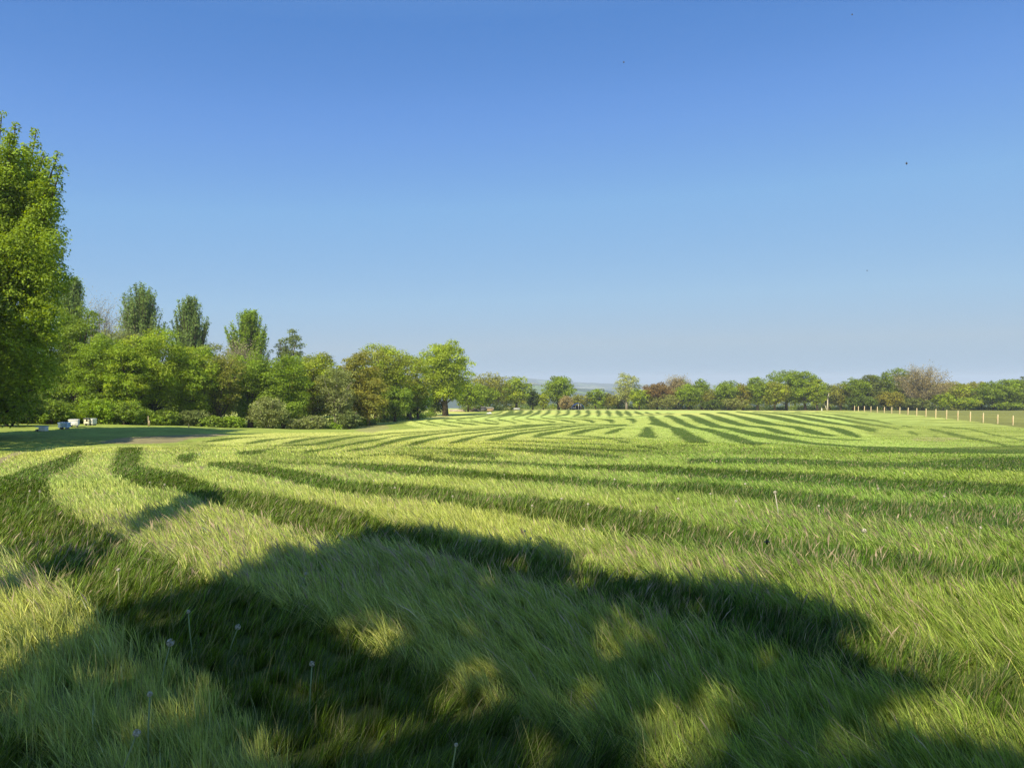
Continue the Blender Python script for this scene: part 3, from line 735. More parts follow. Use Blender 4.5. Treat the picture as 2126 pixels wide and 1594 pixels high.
SH = [((-260,1420),(0,1420),(70,1390),(110,1330),(180,1335),(200,1290),(175,1255),(260,1240),(350,1245),(420,1215),(460,1190),(520,1150),(580,1130),(650,1140),(720,1115),(780,1095),(870,1088),(930,1100),(1000,1115),(1070,1118),(1130,1130),(1180,1150),(1210,1185),(1260,1200),(1310,1188),(1400,1200),(1500,1203),(1600,1222),(1690,1245),(1760,1280),(1790,1310),(1740,1345),(1800,1370),(1900,1390),(1965,1402),(1940,1430),(1850,1440),(1780,1480),(1900,1500),(2000,1530),(2126,1560),(2300,1600),(2300,1800),(-260,1800)),
      ((265,1108),(280,1070),(330,1045),(390,1015),(450,1016),(462,1036),(380,1062),(330,1092)),
      ((-200,1225),(0,1212),(30,1190),(100,1150),(180,1122),(255,1104),(200,1152),(100,1197),(60,1218),(0,1230),(-200,1240))]
HO = [(1263,1415,55,38),(1398,1475,50,36),(1488,1440,66,34),(1688,1525,60,50),(1200,1462,60,28),(1093,1560,66,36),(625,1415,66,34),(505,1535,55,50),(440,1485,36,28),(750,1460,34,34),(240,1375,64,24),(250,1485,38,28),(1040,1415,44,22),(780,1290,44,22),(1600,1460,40,20),(560,1470,20,16),(900,1500,26,18),(1830,1540,50,24),(1330,1330,60,22),(380,1420,30,16),(60,1540,50,20)]
shade_tree('shade_tree', 'broad tree beside the photographer whose shade covers the near grass', SH, HO, (-8.5, -8.0), 7.0, 12.0, 40000, 0.12, 3)
SH2 = [((-420,898),(0,896),(80,898),(140,897),(200,889),(240,890),(235,894),(200,895),(150,900),(240,902),(262,905),(270,911),(262,917),(240,917),(190,921),(120,926),(60,936),(0,932),(-420,960))]
shade_tree('shade_tree', 'tree on the left whose shade falls across the lawn by the hives', SH2, [(110,902,40,4),(30,905,20,3),(150,899,20,3)], (-31.0, 24.0), 5.5, 9.0, 36000, 0.2, 4)

# ---- left wood, back to front
LW = [
 (150,584,30,78,'poplar','poplar','slim grey-green poplar whose tips show just right of the tall tree','poplar_tree'),
 (205,626,36,84,'bare','tan','pale leafless tree between the tall tree and the tallest poplar','bare_tree'),
 (292,599,42,92,'poplar','poplar','grey-green poplar with spiky upright shoots, tallest above the left wood','poplar_tree'),
 (393,625,40,96,'poplar','poplar','second grey-green poplar, standing alone above the yellow-green canopy','poplar_tree'),
 (514,652,44,100,'poplar','vivid','dense egg-shaped green poplar above the wood','poplar_tree'),
 (605,688,38,104,'loose','dull','dull green rounded treetop showing behind the wood','broadleaf_tree'),
 (500,712,28,84,'bare','tan','small leafless grey tree in front of the egg-shaped poplar','bare_tree'),
 (440,712,40,86,'loose','grey','sparse greyish tree behind the yellow-green canopy','broadleaf_tree'),
 (250,668,55,76,'loose','grey','twiggy grey-green tree below the tallest poplar','broadleaf_tree'),
 (165,640,62,60,'oak','green','dark green tree next to the tall one behind the hives','broadleaf_tree'),
 (215,690,62,57,'oak','vivid','deep green tree with shadowed hollow behind the hives','broadleaf_tree'),
 (320,678,82,60,'oak','yg','wide yellow-green tree bulging over the two stakes','broadleaf_tree'),
 (262,715,60,57,'oak','yg','yellow-green tree leaning over the bramble bank','broadleaf_tree'),
 (405,718,66,62,'oak','yg','yellow-green bushy tree behind the shorter stake','broadleaf_tree'),
 (460,735,48,63,'loose','olive','olive tree with bare limbs showing through','broadleaf_tree'),
 (520,730,56,66,'oak','vivid','green tree right of the bare limbs','broadleaf_tree'),
 (590,732,62,66,'oak','vivid','fresh green tree above the big grey-green bush','broadleaf_tree'),
 (655,726,58,72,'oak','olive','olive tree with flat top in the middle of the wood','broadleaf_tree'),
 (700,760,46,70,'loose','grey','greyish half-leafed tree with broken branches','broadleaf_tree'),
 (742,728,52,80,'oak','bronze','orange-tinged tree in the wood edge','broadleaf_tree'),
 (795,709,64,90,'oak','olive','tall domed olive-green tree at the end of the wood','broadleaf_tree'),
 (765,780,44,78,'oak','bronze','low bronze-green tree overhanging the dry grass corner','broadleaf_tree'),
 (850,735,50,98,'oak','olive','olive tree beside the lone bright oak','broadleaf_tree'),
 (820,800,46,88,'oak','green','dark low tree at the foot of the domed olive tree','broadleaf_tree'),
 (868,795,34,100,'oak','yg','small yellow-green tree under the olive one by the oak','broadleaf_tree'),
 (925,706,57,118,'oak','yg','big bright green oak standing at the end of the wood','oak_tree'),
 (905,815,22,119,'bush','dark','dark bush round the foot of the bright oak','bush'),
]
for i, (px, top, half, d, kind, colr, lab, nm) in enumerate(LW):
    kw = {}
    if nm == 'poplar_tree': kw = dict(clear=0.25, n=260 if colr == 'vivid' else 190)
    elif kind == 'oak': kw = dict(clear=0.02, col2={'yg': 'vivid', 'vivid': 'green', 'olive': 'yg', 'bronze': 'olive'}.get(colr))
    elif kind == 'loose': kw = dict(clear=0.1)
    if nm == 'oak_tree': kw = dict(clear=0.07, n=30000)
    tree(px, top, half, d, kind, colr, lab, nm, 'bush' if kind == 'bush' else 'tree', seed=i, **kw)
BU = [
 (20,812,70,44,'dark','dark shrub under the left edge tree'),
 (104,826,40,49,'green','shrub filling the gap between the tall tree and the pale hives'),
 (60,852,58,50,'yg','low bramble bank glowing yellow-green behind the low open box'),
 (140,852,52,51,'yg','bramble bank just behind the two pale hives'),
 (205,826,46,51,'vivid','leafy bush rising behind the pair of hives'),
 (262,832,46,52,'green','bush between the hives and the taller stake'),
 (335,850,42,58,'green','low bush right of the taller stake'),
 (395,848,40,60,'dull','dull bush behind the shorter stake'),
 (440,862,30,60,'green','small bush right of the shorter stake'),
 (484,862,26,61,'vivid','small round bush left of the big grey-green bush'),
 (556,822,44,62.5,'grey','big grey-green willow bush at the edge of the lawn'),
 (612,866,22,63,'grey','tiny pale bush right of the big grey-green bush'),
 (650,862,36,64,'grey','low pale green bush on the wood edge'),
 (724,850,30,69,'dull','rounded dark green bush at the corner of the wood'),
 (690,876,18,66,'vivid','low weeds clump between the two rounded bushes'),
]
for i, (px, top, half, d, colr, lab) in enumerate(BU):
    tree(px, top, half, d, 'bush', colr, lab, 'bush', 'bush', seed=100+i)

# ---- far tree line
FT = [
 (972,792,34,150,'oak','green','green tree right behind the bright oak'),
 (1015,774,40,175,'loose','olive','olive-brown tree above the small tan shed'),
 (1000,800,30,165,'oak','green','lower green tree behind the brushwood pile'),
 (1072,781,29,185,'oak','yg','yellow-green round tree between the shed and the dark one'),
 (1052,800,22,190,'loose','dull','thin dull tree left of the yellow-green round one'),
 (1106,806,15,188,'oak','dark','narrow near-black tree beside the yellow-green round one'),
 (1128,814,15,188,'loose','yg','small light green tree left of the free-standing oak'),
 (1160,781,33,190,'oak','vivid','free-standing domed green oak left of the blue tent'),
 (1174,824,11,186,'bare','tan','little tan leafless tree in front of the domed oak'),
 (1204,818,24,205,'loose','olive','low tree right behind the blue tent'),
 (1237,806,18,205,'oak','green','small round tree against the distant hills'),
 (1262,816,22,206,'loose','olive','pale olive tree between the small round one and the silvery one'),
 (1284,818,20,208,'loose','dull','dull low tree at the left foot of the silvery tree'),
 (1301,774,25,202,'loose','pale','silvery thin-leaved tall tree in the middle of the far line'),
 (1327,805,20,198,'oak','yg','vivid yellow-green tree in front of the copper one'),
 (1364,794,34,202,'oak','copper','copper-red leafed tree in the far line'),
 (1404,785,30,208,'bare','tan','tan half-bare tree right of the copper one'),
 (1416,786,12,212,'oak','yg','small light treetop poking out above the tan half-bare tree'),
 (1430,797,27,200,'oak','vivid','green tree with two visible trunks right of the copper one'),
 (1457,786,16,206,'oak','vivid','narrow round-topped green tree behind the two-trunked one'),
 (1478,806,18,202,'loose','olive','low olive-tan tree in the dip of the far line'),
 (1512,789,30,200,'oak','green','green tree right of the dip in the far line'),
 (1543,796,18,198,'loose','bronze','brownish tree between two green ones'),
 (1573,780,28,198,'oak','vivid','green spreading tree left of the highest trees'),
 (1608,792,28,196,'oak','olive','olive tree tucked under the highest trees'),
 (1632,769,38,200,'oak','vivid','highest broad green tree of the far line'),
 (1672,770,28,200,'oak','vivid','green tree joined to the right of the highest one'),
 (1697,787,20,196,'oak','yg','lighter green tree left of the dead white trunks'),
 (1722,802,16,205,'oak','dull','dull green tree behind the dead white trunks'),
 (1745,794,22,204,'loose','olive','olive tree just right of the dead white trunks'),
 (1772,784,26,204,'oak','green','green tree above the first fence posts'),
 (1800,776,28,206,'oak','dull','rounded dull green tree behind the fence posts'),
 (1836,775,26,206,'loose','green','thin-crowned green tree left of the leafless one'),
 (1866,765,32,206,'loose','green','tall open-crowned green tree touching the leafless one'),
 (1846,812,24,196,'oak','bronze','low yellow-brown tree in front of the open-crowned one'),
 (1915,763,42,200,'bare','tan','large grey leafless tree with fan of fine branches'),
 (1958,815,20,196,'oak','yg','low yellow-green tree right of the leafless one'),
 (1975,790,32,208,'oak','olive','olive treetop right of the leafless one'),
 (2004,824,28,196,'oak','yg','low bright green dome in front of the right-hand wood'),
 (2022,792,36,210,'loose','olive','brownish olive canopy in the right-hand wood'),
 (2062,793,34,200,'oak','green','deep green tree left of the right edge'),
 (2095,787,34,200,'oak','green','big deep green tree near the right edge behind the posts'),
 (2135,780,30,204,'oak','dull','tree cut by the right edge of the view'),
 (2095,835,26,194,'oak','vivid','low bright tree at the foot of the deep green one'),
 (1895,825,30,198,'loose','dull','low dull scrub tree at the foot of the leafless one'),
 (1790,822,30,197,'oak','dark','dark low tree just behind the first fence posts'),
 (1385,818,22,198,'loose','grey','grey-green low tree between copper and two-trunked trees'),
 (1352,822,18,199,'loose','grey','low grey-green tree at the foot of the copper one'),
 (1480,828,22,197,'bush','dark','dark bush in the dip of the far line'),
 (1525,826,26,196,'loose','grey','grey-green low tree below the green one right of the dip'),
]
for i, (px, top, half, d, kind, colr, lab) in enumerate(FT):
    nm = {'bare': 'bare_tree', 'bush': 'bush'}.get(kind, 'broadleaf_tree')
    half *= 1.16; kw = dict(clear=0.03 if top > 800 else 0.08)
    if kind == 'oak': kw['col2'] = {'yg': 'vivid', 'vivid': 'green', 'olive': 'yg', 'bronze': 'olive', 'green': 'vivid'}.get(colr)
    tree(px, top, half, d, kind, colr, lab, nm, 'bush' if kind == 'bush' else 'tree', seed=200+i, leaf=0.30, **kw)
# second row standing deeper in the far wood, only its tops and gaps show
BK = [(985,806),(1030,800),(1085,812),(1345,815),(1440,808),(1500,812),(1555,800),(1590,796),(1650,790),(1705,798),(1740,800),(1785,792),(1820,795),(1855,790),(1890,800),(1940,796),(1990,796),(2040,797),(2085,796),(2130,792)]
for i, (px, top) in enumerate(BK):
    tree(px, top, 44, 222+(i % 3)*7, 'oak', ['green', 'dull', 'olive'][i % 3], 'dark tree of the second row, glimpsed between the front trees of the far wood', 'broadleaf_tree', 'tree', 'second row of the far wood', seed=300+i, leaf=0.36, n=4200, clear=0.02)
BK2 = [(60,720,70),(130,735,64),(220,730,78),(300,745,80),(370,750,74),(450,765,80),(540,770,84),(620,765,84),(700,765,88),(780,765,98)]
for i, (px, top, d) in enumerate(BK2):
    tree(px, top, 60, d, 'oak', 'green', 'shadowed tree deep in the left wood, glimpsed between its front trees', 'broadleaf_tree', 'tree', 'inner trees of the left wood', seed=340+i, leaf=0.24, n=7000, clear=0.0)
# undergrowth along the feet of the woods
def undergrowth():
    rs = np.random.RandomState(9); P_, N_, C_l = [], [], []
    line = [(960,196),(1100,200),(1200,212),(1300,208),(1420,206),(1560,203),(1700,206),(1850,206),(2000,204),(2200,204)]
    xs = np.array([l[0] for l in line]); dsx = np.array([l[1] for l in line])
    for k in range(1000):
        px = rs.uniform(960, 2200); d = np.interp(px, xs, dsx)+rs.uniform(0, 22)
        if px < 1060: d = rs.uniform(168, 196)
        x, y = along(px, d); g = gz(x, y); h = rs.uniform(0.8, 2.6)
        n = 75; q = dirs(rs, n)*np.array([1.4, 1.2, h])*(rs.uniform(0.2, 1, (n, 1))**0.5); q[:, 2] = np.abs(q[:, 2])
        P_.append(q+np.array([x, y, g])); N_.append(q+rs.normal(0, 0.5, (n, 3))+np.array([0, 0, 0.4]))
        c = np.array(COLS[rs.choice(['green', 'dark', 'dull', 'dark', 'olive'])]); C_l.append(c*(1+0.2*rs.normal(0, 1, (n, 1))))
    for k in range(500):
        px = rs.uniform(-350, 900); d = np.interp(px, [-350, 60, 200, 400, 600, 760, 900], [52, 54, 55, 63, 67, 76, 112])+rs.uniform(0, 10)
        x, y = along(px, d); g = gz(x, y); h = rs.uniform(0.4, 1.5)
        n = 130; q = dirs(rs, n)*np.array([0.9, 0.8, h])*(rs.uniform(0.2, 1, (n, 1))**0.5); q[:, 2] = np.abs(q[:, 2])
        P_.append(q+np.array([x, y, g])); N_.append(q+rs.normal(0, 0.5, (n, 3))+np.array([0, 0, 0.4]))
        c = np.array(COLS[rs.choice(['green', 'dark', 'vivid', 'dark', 'dull'])]); C_l.append(c*(1+0.2*rs.normal(0, 1, (n, 1))))
    pos = np.concatenate(P_); nr = np.concatenate(N_); cl = np.concatenate(C_l)
    sz = np.where(pos[:, 1] > 140, 0.28, 0.16)
    o = D.objects.new('undergrowth', leaf_mesh('undergrowth', pos, nr, sz, cl, rs)); COL.objects.link(o)
    tag(o, 'low tangled undergrowth along the feet of the woods', 'undergrowth', kind='stuff')
undergrowth()

# dead white trunks
def dead_tree():
    x, y = along(1718, 196); g = gz(x, y)
    root = empty('dead_tree', (x, y, g-0.05), 'dead barkless tree with two bleached white trunks', 'dead tree')
    s = 196/F; mb = MB()
    mb.tube([(0, 0, -0.2), (0.1*s, 0, 16*s), (0.3*s, 0, 28*s), (3*s, 0.2, 34*s), (3.5*s, 0.2, 37*s)], [0.22, 0.17, 0.13, 0.08, 0.04], 7)
    mb.build('trunk', plain('bleached_wood', (0.55, 0.48, 0.38), 0.8, 0.2, 0.2, 3), root, True)
    m2 = MB(); m2.tube([(-0.3*s, 0, -0.2), (-5*s, 0.2, 12*s), (-9*s, 0.3, 24*s), (-11*s, 0.3, 30*s)], [0.16, 0.12, 0.08, 0.03], 6)
    m2.tube([(-5*s, 0.2, 12*s), (-8*s, 0.5, 16*s)], [0.06, 0.02], 5); m2.build('leaning_trunk', D.materials['bleached_wood'], root, True)
dead_tree()

# ------------------------------------------------------------------ far hills
def hills():
    rs = np.random.RandomState(8)
    azs = np.linspace(-0.75, 0.80, 420); rad = np.exp(np.linspace(math.log(900), math.log(5300), 110))
    A, Rr = np.meshgrid(azs, rad); x = np.sin(A)*Rr; y = np.cos(A)*Rr
    pxx = CX+F*np.tan(A)
    # skyline of two ridges in photo pixels
    near = np.interp(pxx, [0, 900, 1060, 1110, 1160, 1215, 1270, 1330, 1500, 2126], [806, 803, 798, 797, 805, 808, 812, 816, 812, 810])
    farr = np.interp(pxx, [0, 800, 960, 1060, 1090, 1130, 1180, 1230, 1290, 1360, 1600, 2126], [790, 785, 782, 782, 784, 788, 793, 795, 797, 799, 798, 797])
    zn = EYE+(CY-near)/F*2200; zf = EYE+(CY-farr)/F*4700
    b1 = np.exp(-((Rr-2200)/450)**2); b2 = 1/(1+np.exp(-(Rr-3900)/260))
    z = -62+(zn+62)*b1+(zf+62)*b2*(1-b1*0.6)
    z += (smooth_noise(x, y, 31, 160)*5+smooth_noise(x, y, 32, 60)*2)*np.clip((Rr-900)/800, 0, 1)
    z = np.minimum(z, EYE+(CY-farr)/F*Rr+4)
    n_r, n_a = A.shape; I = np.arange(n_r-1)[:, None]*n_a+np.arange(n_a-1)[None, :]
    fq = np.stack([I, I+1, I+1+n_a, I+n_a], -1).reshape(-1, 4)
    m, nt, out = new_mat('hill_fields')
    tc = nt.nodes.new('ShaderNodeTexCoord'); vo = nt.nodes.new('ShaderNodeTexVoronoi'); vo.inputs['Scale'].default_value = 0.0052; vo.feature = 'F1'
    mp = nt.nodes.new('ShaderNodeMapping'); mp.inputs['Scale'].default_value = (1, 0.55, 0.0); mp.inputs['Rotation'].default_value = (0, 0, 0.4)
    nt.links.new(tc.outputs['Object'], mp.inputs['Vector']); nt.links.new(mp.outputs['Vector'], vo.inputs['Vector'])
    cr = nt.nodes.new('ShaderNodeValToRGB'); cr.color_ramp.interpolation = 'CONSTANT'
    cr.color_ramp.elements[0].color = (0.03, 0.055, 0.015, 1); cr.color_ramp.elements[1].position = 0.45; cr.color_ramp.elements[1].color = (0.12, 0.18, 0.04, 1)
    e = cr.color_ramp.elements.new(0.66); e.color = (0.035, 0.06, 0.018, 1); e = cr.color_ramp.elements.new(0.82); e.color = (0.20, 0.21, 0.09, 1)
    sp = nt.nodes.new('ShaderNodeSeparateColor'); nt.links.new(vo.outputs['Color'], sp.inputs['Color']); nt.links.new(sp.outputs['Red'], cr.inputs['Fac'])
    nz = nt.nodes.new('ShaderNodeTexNoise'); nz.inputs['Scale'].default_value = 0.012; nz.inputs['Detail'].default_value = 8; nt.links.new(tc.outputs['Object'], nz.inputs['Vector'])
    rp = nt.nodes.new('ShaderNodeValToRGB'); rp.color_ramp.elements[0].position = 0.50; rp.color_ramp.elements[1].position = 0.54
    nt.links.new(nz.outputs['Fac'], rp.inputs['Fac'])
    mx = nt.nodes.new('ShaderNodeMix'); mx.data_type = 'RGBA'; nt.links.new(rp.outputs['Color'], mx.inputs['Factor']); nt.links.new(cr.outputs['Color'], mx.inputs['A']); mx.inputs['B'].default_value = (0.028, 0.048, 0.014, 1)
    b = nt.nodes.new('ShaderNodeBsdfDiffuse'); nt.links.new(mx.outputs['Result'], b.inputs['Color']); nt.links.new(b.outputs['BSDF'], out.inputs['Surface'])
    me = mesh_np('hills', np.stack([x, y, z], -1).reshape(-1, 3), fq, None, m, None, True)
    o = D.objects.new('hills', me); COL.objects.link(o); tag(o, kind='structure')
hills()
# distant mast on the ridge
def mast():
    d = 4500; x, y = along(1090.5, d); zt = EYE+(CY-777.5)/F*d
    zb = EYE+(CY-788)/F*d
    root = empty('radio_mast', (x, y, zb), 'faint thin mast on the skyline of the far ridge', 'mast'); H = zt-zb; mb = MB()
    for sx, sy in ((-1, -1), (1, -1), (1, 1), (-1, 1)): mb.tube([(sx*1.6, sy*1.6, -8), (sx*0.5, sy*0.5, H)], [0.45, 0.3], 4)
    for k in range(10):
        z = H*k/10; w_ = 1.6-1.1*k/10
        mb.tube([(-w_, -w_, z), (w_, -w_, z+H/10)], [0.25, 0.25], 4); mb.tube([(w_, w_, z), (-w_, w_, z+H/10)], [0.25, 0.25], 4)
    mb.build('lattice', plain('mast_steel', (0.25, 0.26, 0.28), 0.6), root)
mast()
# haze
mh, nth, outh = new_mat('haze'); pv = nth.nodes.new('ShaderNodeVolumePrincipled'); pv.inputs['Color'].default_value = (0.78, 0.89, 1.0, 1); pv.inputs['Density'].default_value = 0.00028; pv.inputs['Anisotropy'].default_value = 0.0
nth.links.new(pv.outputs['Volume'], outh.inputs['Volume'])
hb = MB(); hb.box((0, 0, 0), (1, 1, 1)); ho = hb.build('haze', mh)
zlow = min(float(gzv.min()), -80.0)-2.0
ho.scale = (11600, 11600, 66-zlow); ho.location = (0, 0, (66+zlow)/2); tag(ho, kind='stuff')

# ------------------------------------------------------------------ fence posts at the right
M_post = plain('new_timber', (0.64, 0.52, 0.29), 0.75, 0.2, 0.2, 10)
POSTX = [(2102.7,682,775),(2071,670,765),(2040.8,655,750),(2014,643,723),(1988.4,633,710),(1964.9,625,703),(1942.4,617,692),(1922,613,687),(1902.8,607,683),(1884.5,602,670),(1867.7,598,662),(1851,595,657),(1835.7,595,655),(1821,592,653),(1807.8,590,650),(1794.3,587,645),(1781.7,587,642),(1773.8,585,640)]
ordw = ['nearest', 'second nearest', 'third nearest', 'fourth nearest', 'fifth nearest', 'sixth nearest', 'seventh nearest', 'eighth nearest', 'ninth nearest', 'tenth nearest', 'eighth from the far end', 'seventh from the far end', 'sixth from the far end', 'fifth from the far end', 'fourth from the far end', 'third from the far end', 'second from the far end', 'farthest']
rsp = np.random.RandomState(3)
for i, (px, ty, by) in enumerate(POSTX):
    d = 77+2.94*i; x, y = along(px, d); g = gz(x, y); top = EYE+(CY-(720+ty/4.767))/F*d; h = max(0.9, top-g)
    root = empty('fence_post', (x, y, g-0.05), 'pale new timber post, %s of the row on the right' % ordw[i], 'post', 'new timber posts standing in a row')
    mb = MB(); mb.box((0, 0, h/2), (0.09, 0.09, h+0.1), rsp.uniform(-0.3, 0.3), 0.96, 0.04 if i != 9 else 0.08); mb.box((0.02, 0, h+0.065), (0.08, 0.08, 0.03), 0, 0.5)
    mb.build('shaft', M_post, root, bevel=0.008)
    m2 = MB(); m2.box((-0.052, -0.01, h*0.55), (0.012, 0.02, 0.6), 0); m2.build('edge_strip', plain('orange_strip', (0.42, 0.16, 0.05), 0.8) if i == 0 else D.materials['orange_strip'], root)
def stake(px, ty, by, label, name='wooden_stake', w=0.06, extra=False, mat=None):
    x, y = at(px, by); g = gz(x, y); h = (by-ty)/F*y
    root = empty(name, (x, y, g), label, 'stake'); mb = MB()
    mb.tube([(0, 0, -0.1), (0.01, 0, h*0.5), (-0.01, 0, h)], [w/2, w/2, w/2*0.8], 7); mb.build('shaft', mat or M_post, root)
    if extra:
        m2 = MB(); m2.box((0.075, -0.02, h*0.26), (0.07, 0.05, h*0.52+0.06), 0.1, 0.9); m2.build('short_board', mat or M_post, root)
M_oldwood = plain('weathered_wood', (0.36, 0.29, 0.17), 0.85, 0.15, 0.3, 9)
stake(308, 863, 884, 'taller wooden stake with a short board beside it at the lawn edge', extra=True, mat=M_oldwood)
stake(392, 879.5, 887, 'short wooden stake at the lawn edge', mat=M_oldwood)
x, y = along(1706, 150); 
root = empty('marker_post', (x, y, gz(x, y)), 'short white post standing alone left of the fence row', 'post'); mb = MB(); mb.box((0, 0, 0.25), (0.13, 0.13, 0.7), 0.2, 0.9); mb.box((-0.03, -0.02, 0.62), (0.2, 0.09, 0.06), 0.2); mb.build('shaft', plain('white_paint', (0.75, 0.72, 0.62), 0.6, 0.3, 0.1), root)

# ------------------------------------------------------------------ hives
M_white = plain('hive_white', (0.74, 0.72, 0.64), 0.6, 0.3, 0.14, 6); M_cream = plain('hive_cream', (0.66, 0.60, 0.42), 0.65, 0.3, 0.2, 6)
M_blue = plain('hive_pale_blue', (0.50, 0.62, 0.74), 0.6, 0.3, 0.12, 6); M_hole = plain('dark_opening', (0.012, 0.011, 0.010), 0.9, 0.05); M_greyw = plain('grey_board', (0.30, 0.28, 0.24), 0.8, 0.2, 0.3, 6)
M_felt = plain('roof_felt', (0.10, 0.10, 0.10), 0.85, 0.1, 0.2, 6)
def hroot(name, px, by, label, rz):
    x, y = at(px, by); return empty(name, (x, y, gz(x, y)), label, 'beehive' if 'hive' in name else 'box', None, rz), y
# low open box
r0, yy = hroot('open_box', 88, 894, 'low white box lying open with a dark side, lowest of the white boxes', 0.15)
s = yy/F
mb = MB(); wv, hv, dv = 20*s, 8*s, 0.42
mb.box((0.12*wv, 0, hv/2+0.02), (wv*0.62, dv, hv)); mb.build('body', M_white, r0, bevel=0.01)
mb = MB(); mb.box((-0.20*wv, 0.02, hv*0.48), (0.02, dv*0.8, hv*0.7)); mb.box((-0.32*wv, 0.16, hv*0.48), (wv*0.3, 0.02, hv*0.7)); mb.build('open_side', M_hole, r0)
mb = MB(); mb.box((-0.02*wv, 0, hv+0.045), (wv*0.98, dv*1.06, 0.03)); mb.build('lid', M_white, r0, bevel=0.006)
mb = MB(); mb.box((-0.44*wv, -0.05, hv*0.3), (wv*0.1, 0.3, hv*0.55)); mb.build('flap', M_greyw, r0)
# pale blue hive
def hive(px, by, wpx, hpx, matb, label, rz=0.1, storeys=2, holes=0, gap=True, notch=False, roofm=None, dv=0.46):
    r, yy = hroot('beehive', px, by, label, rz); s = yy/F; W = wpx*s; Hh = hpx*s
    f = MB(); f.box((-W*0.3, 0, 0.04), (0.06, dv*0.9, 0.10)); f.box((W*0.3, 0, 0.04), (0.06, dv*0.9, 0.10)); f.build('stand', M_greyw, r)
    hb_ = (Hh-0.09-0.06)/storeys
    for k in range(storeys):
        b_ = MB(); b_.box((0, 0, 0.09+hb_*(k+0.5)), (W*(1-0.03*k), dv, hb_-0.015)); b_.build('hive_box', matb, r, bevel=0.008)
    if gap:
        b_ = MB(); b_.box((0, 0, 0.09+hb_), (W*0.96, dv*0.97, 0.03)); b_.build('joint_gap', M_hole, r)
    e_ = MB(); e_.box((0, -dv/2-0.004, 0.115), (W*0.5, 0.012, 0.022)); e_.build('entrance_slot', M_hole, r)
    b_ = MB(); b_.box((0, 0, Hh-0.03), (W*1.08, dv*1.1, 0.06)); b_.build('roof', roofm or matb, r, bevel=0.008)
    if holes:
        for k in range(holes):
            h_ = MB(); xx = (k-(holes-1)/2)*W*0.16+W*0.08; h_.tube([(xx, -dv/2-0.008, Hh*0.32), (xx, -dv/2+0.02, Hh*0.32)], [0.014, 0.014], 8)
            h_.build('vent_hole', M_hole, r)
    if notch:
        h_ = MB(); h_.box((W*0.12, -dv/2-0.006, Hh*0.72), (W*0.28, 0.02, Hh*0.3)); h_.build('dark_notch', M_hole, r)
    return r
hive(134, 889.5, 18, 14, M_blue, 'pale blue and white hive of two stacked boxes', 0.12)
r = hive(154, 885.5, 17, 16, M_white, 'whitish hive with a row of small holes, right behind the pale blue one', 0.35, 1, 5, False)
s = 0.03; b_ = MB(); b_.box((-0.33, 0.06, 0.14), (0.10, 0.36, 0.26), 0.1); b_.build('side_board', M_greyw, r)
hive(182.5, 882, 10, 15, M_cream, 'narrow cream hive with a dark notch, left one of the upright pair', 0.1, 2, 0, False, True, M_felt, 0.42)
hive(192.5, 882, 9, 14, M_white, 'narrow white hive, right one of the upright pair', -0.1, 2, 0, False, False, M_white, 0.42)

# ------------------------------------------------------------------ yard in the gap at the centre
M_tan = plain('tan_boards', (0.55, 0.38, 0.20), 0.8, 0.2, 0.2, 5)
d = 158; s = d/F; x, y = along(1018.5, d); g = gz(x, y)
r = empty('garden_shed', (x, y, g), 'small tan wooden shed with pale flat roof in the gap', 'shed', None, -0.25)
W = 12*s; Hh = 8.5*s
mb = MB(); mb.box((0, 0, Hh*0.43), (W, 1.2, Hh*0.86)); mb.build('wall', M_tan, r)
mb = MB()
for k in range(6): mb.box((-W/2+W*(k+0.5)/6, -0.606, Hh*0.43), (0.02, 0.012, Hh*0.84))
mb.build('board_joints', plain('board_gap', (0.22, 0.14, 0.07), 0.9), r)
mb = MB(); mb.box((-0.05, -0.08, Hh*0.93), (W*1.2, 1.6, 0.07), 0, 1.0, 0.0); mb.build('roof', plain('pale_roof', (0.62, 0.58, 0.50), 0.6, 0.3, 0.15), r)
mb = MB(); mb.box((-W/2-0.008, 0.0, Hh*0.40), (0.016, 0.6, Hh*0.72)); mb.build('door', M_hole, r)
x, y = along(1004, 160); r = empty('lean_to', (x, y, gz(x, y)), 'black tarred lean-to left of the tan shed', 'shed'); W = 11*s
mb = MB(); mb.box((0, 0, 0.45), (W, 1.1, 0.9)); mb.build('wall', M_felt, r); mb = MB(); mb.box((0, -0.05, 0.96), (W*1.1, 1.4, 0.06)); mb.build('roof', M_greyw, r)
def brush(px, by, wpx, hpx, label):
    rs = np.random.RandomState(int(px)); x, y = at(px, by); s = y/F; g = gz(x, y)
    o_ = MB()
    for k in range(150):
        a = rs.uniform(0, PI); R_ = wpx*s/2; u = rs.uniform(-1, 1); zz = hpx*s*(1-abs(u))*rs.uniform(0.05, 0.9); L_ = rs.uniform(0.25, 0.6)
        c = np.array([u*R_, rs.uniform(-0.5, 0.5), zz]); dv_ = np.array([math.cos(a), rs.uniform(-0.5, 0.5), rs.uniform(-0.3, 0.6)])*L_
        o_.tube([c-dv_, c+dv_*0.2+rs.normal(0, 0.04, 3), c+dv_], [0.035, 0.03, 0.012], 5)
    m_ = plain('brushwood', (0.38, 0.26, 0.17), 0.9, 0.1, 0.35, 3); ob = o_.build('brush_pile', m_); ob.location = (x, y, g); tag(ob, label, 'brushwood')
brush(986, 854, 18, 9, 'heap of cut brown branches left of the tan shed')
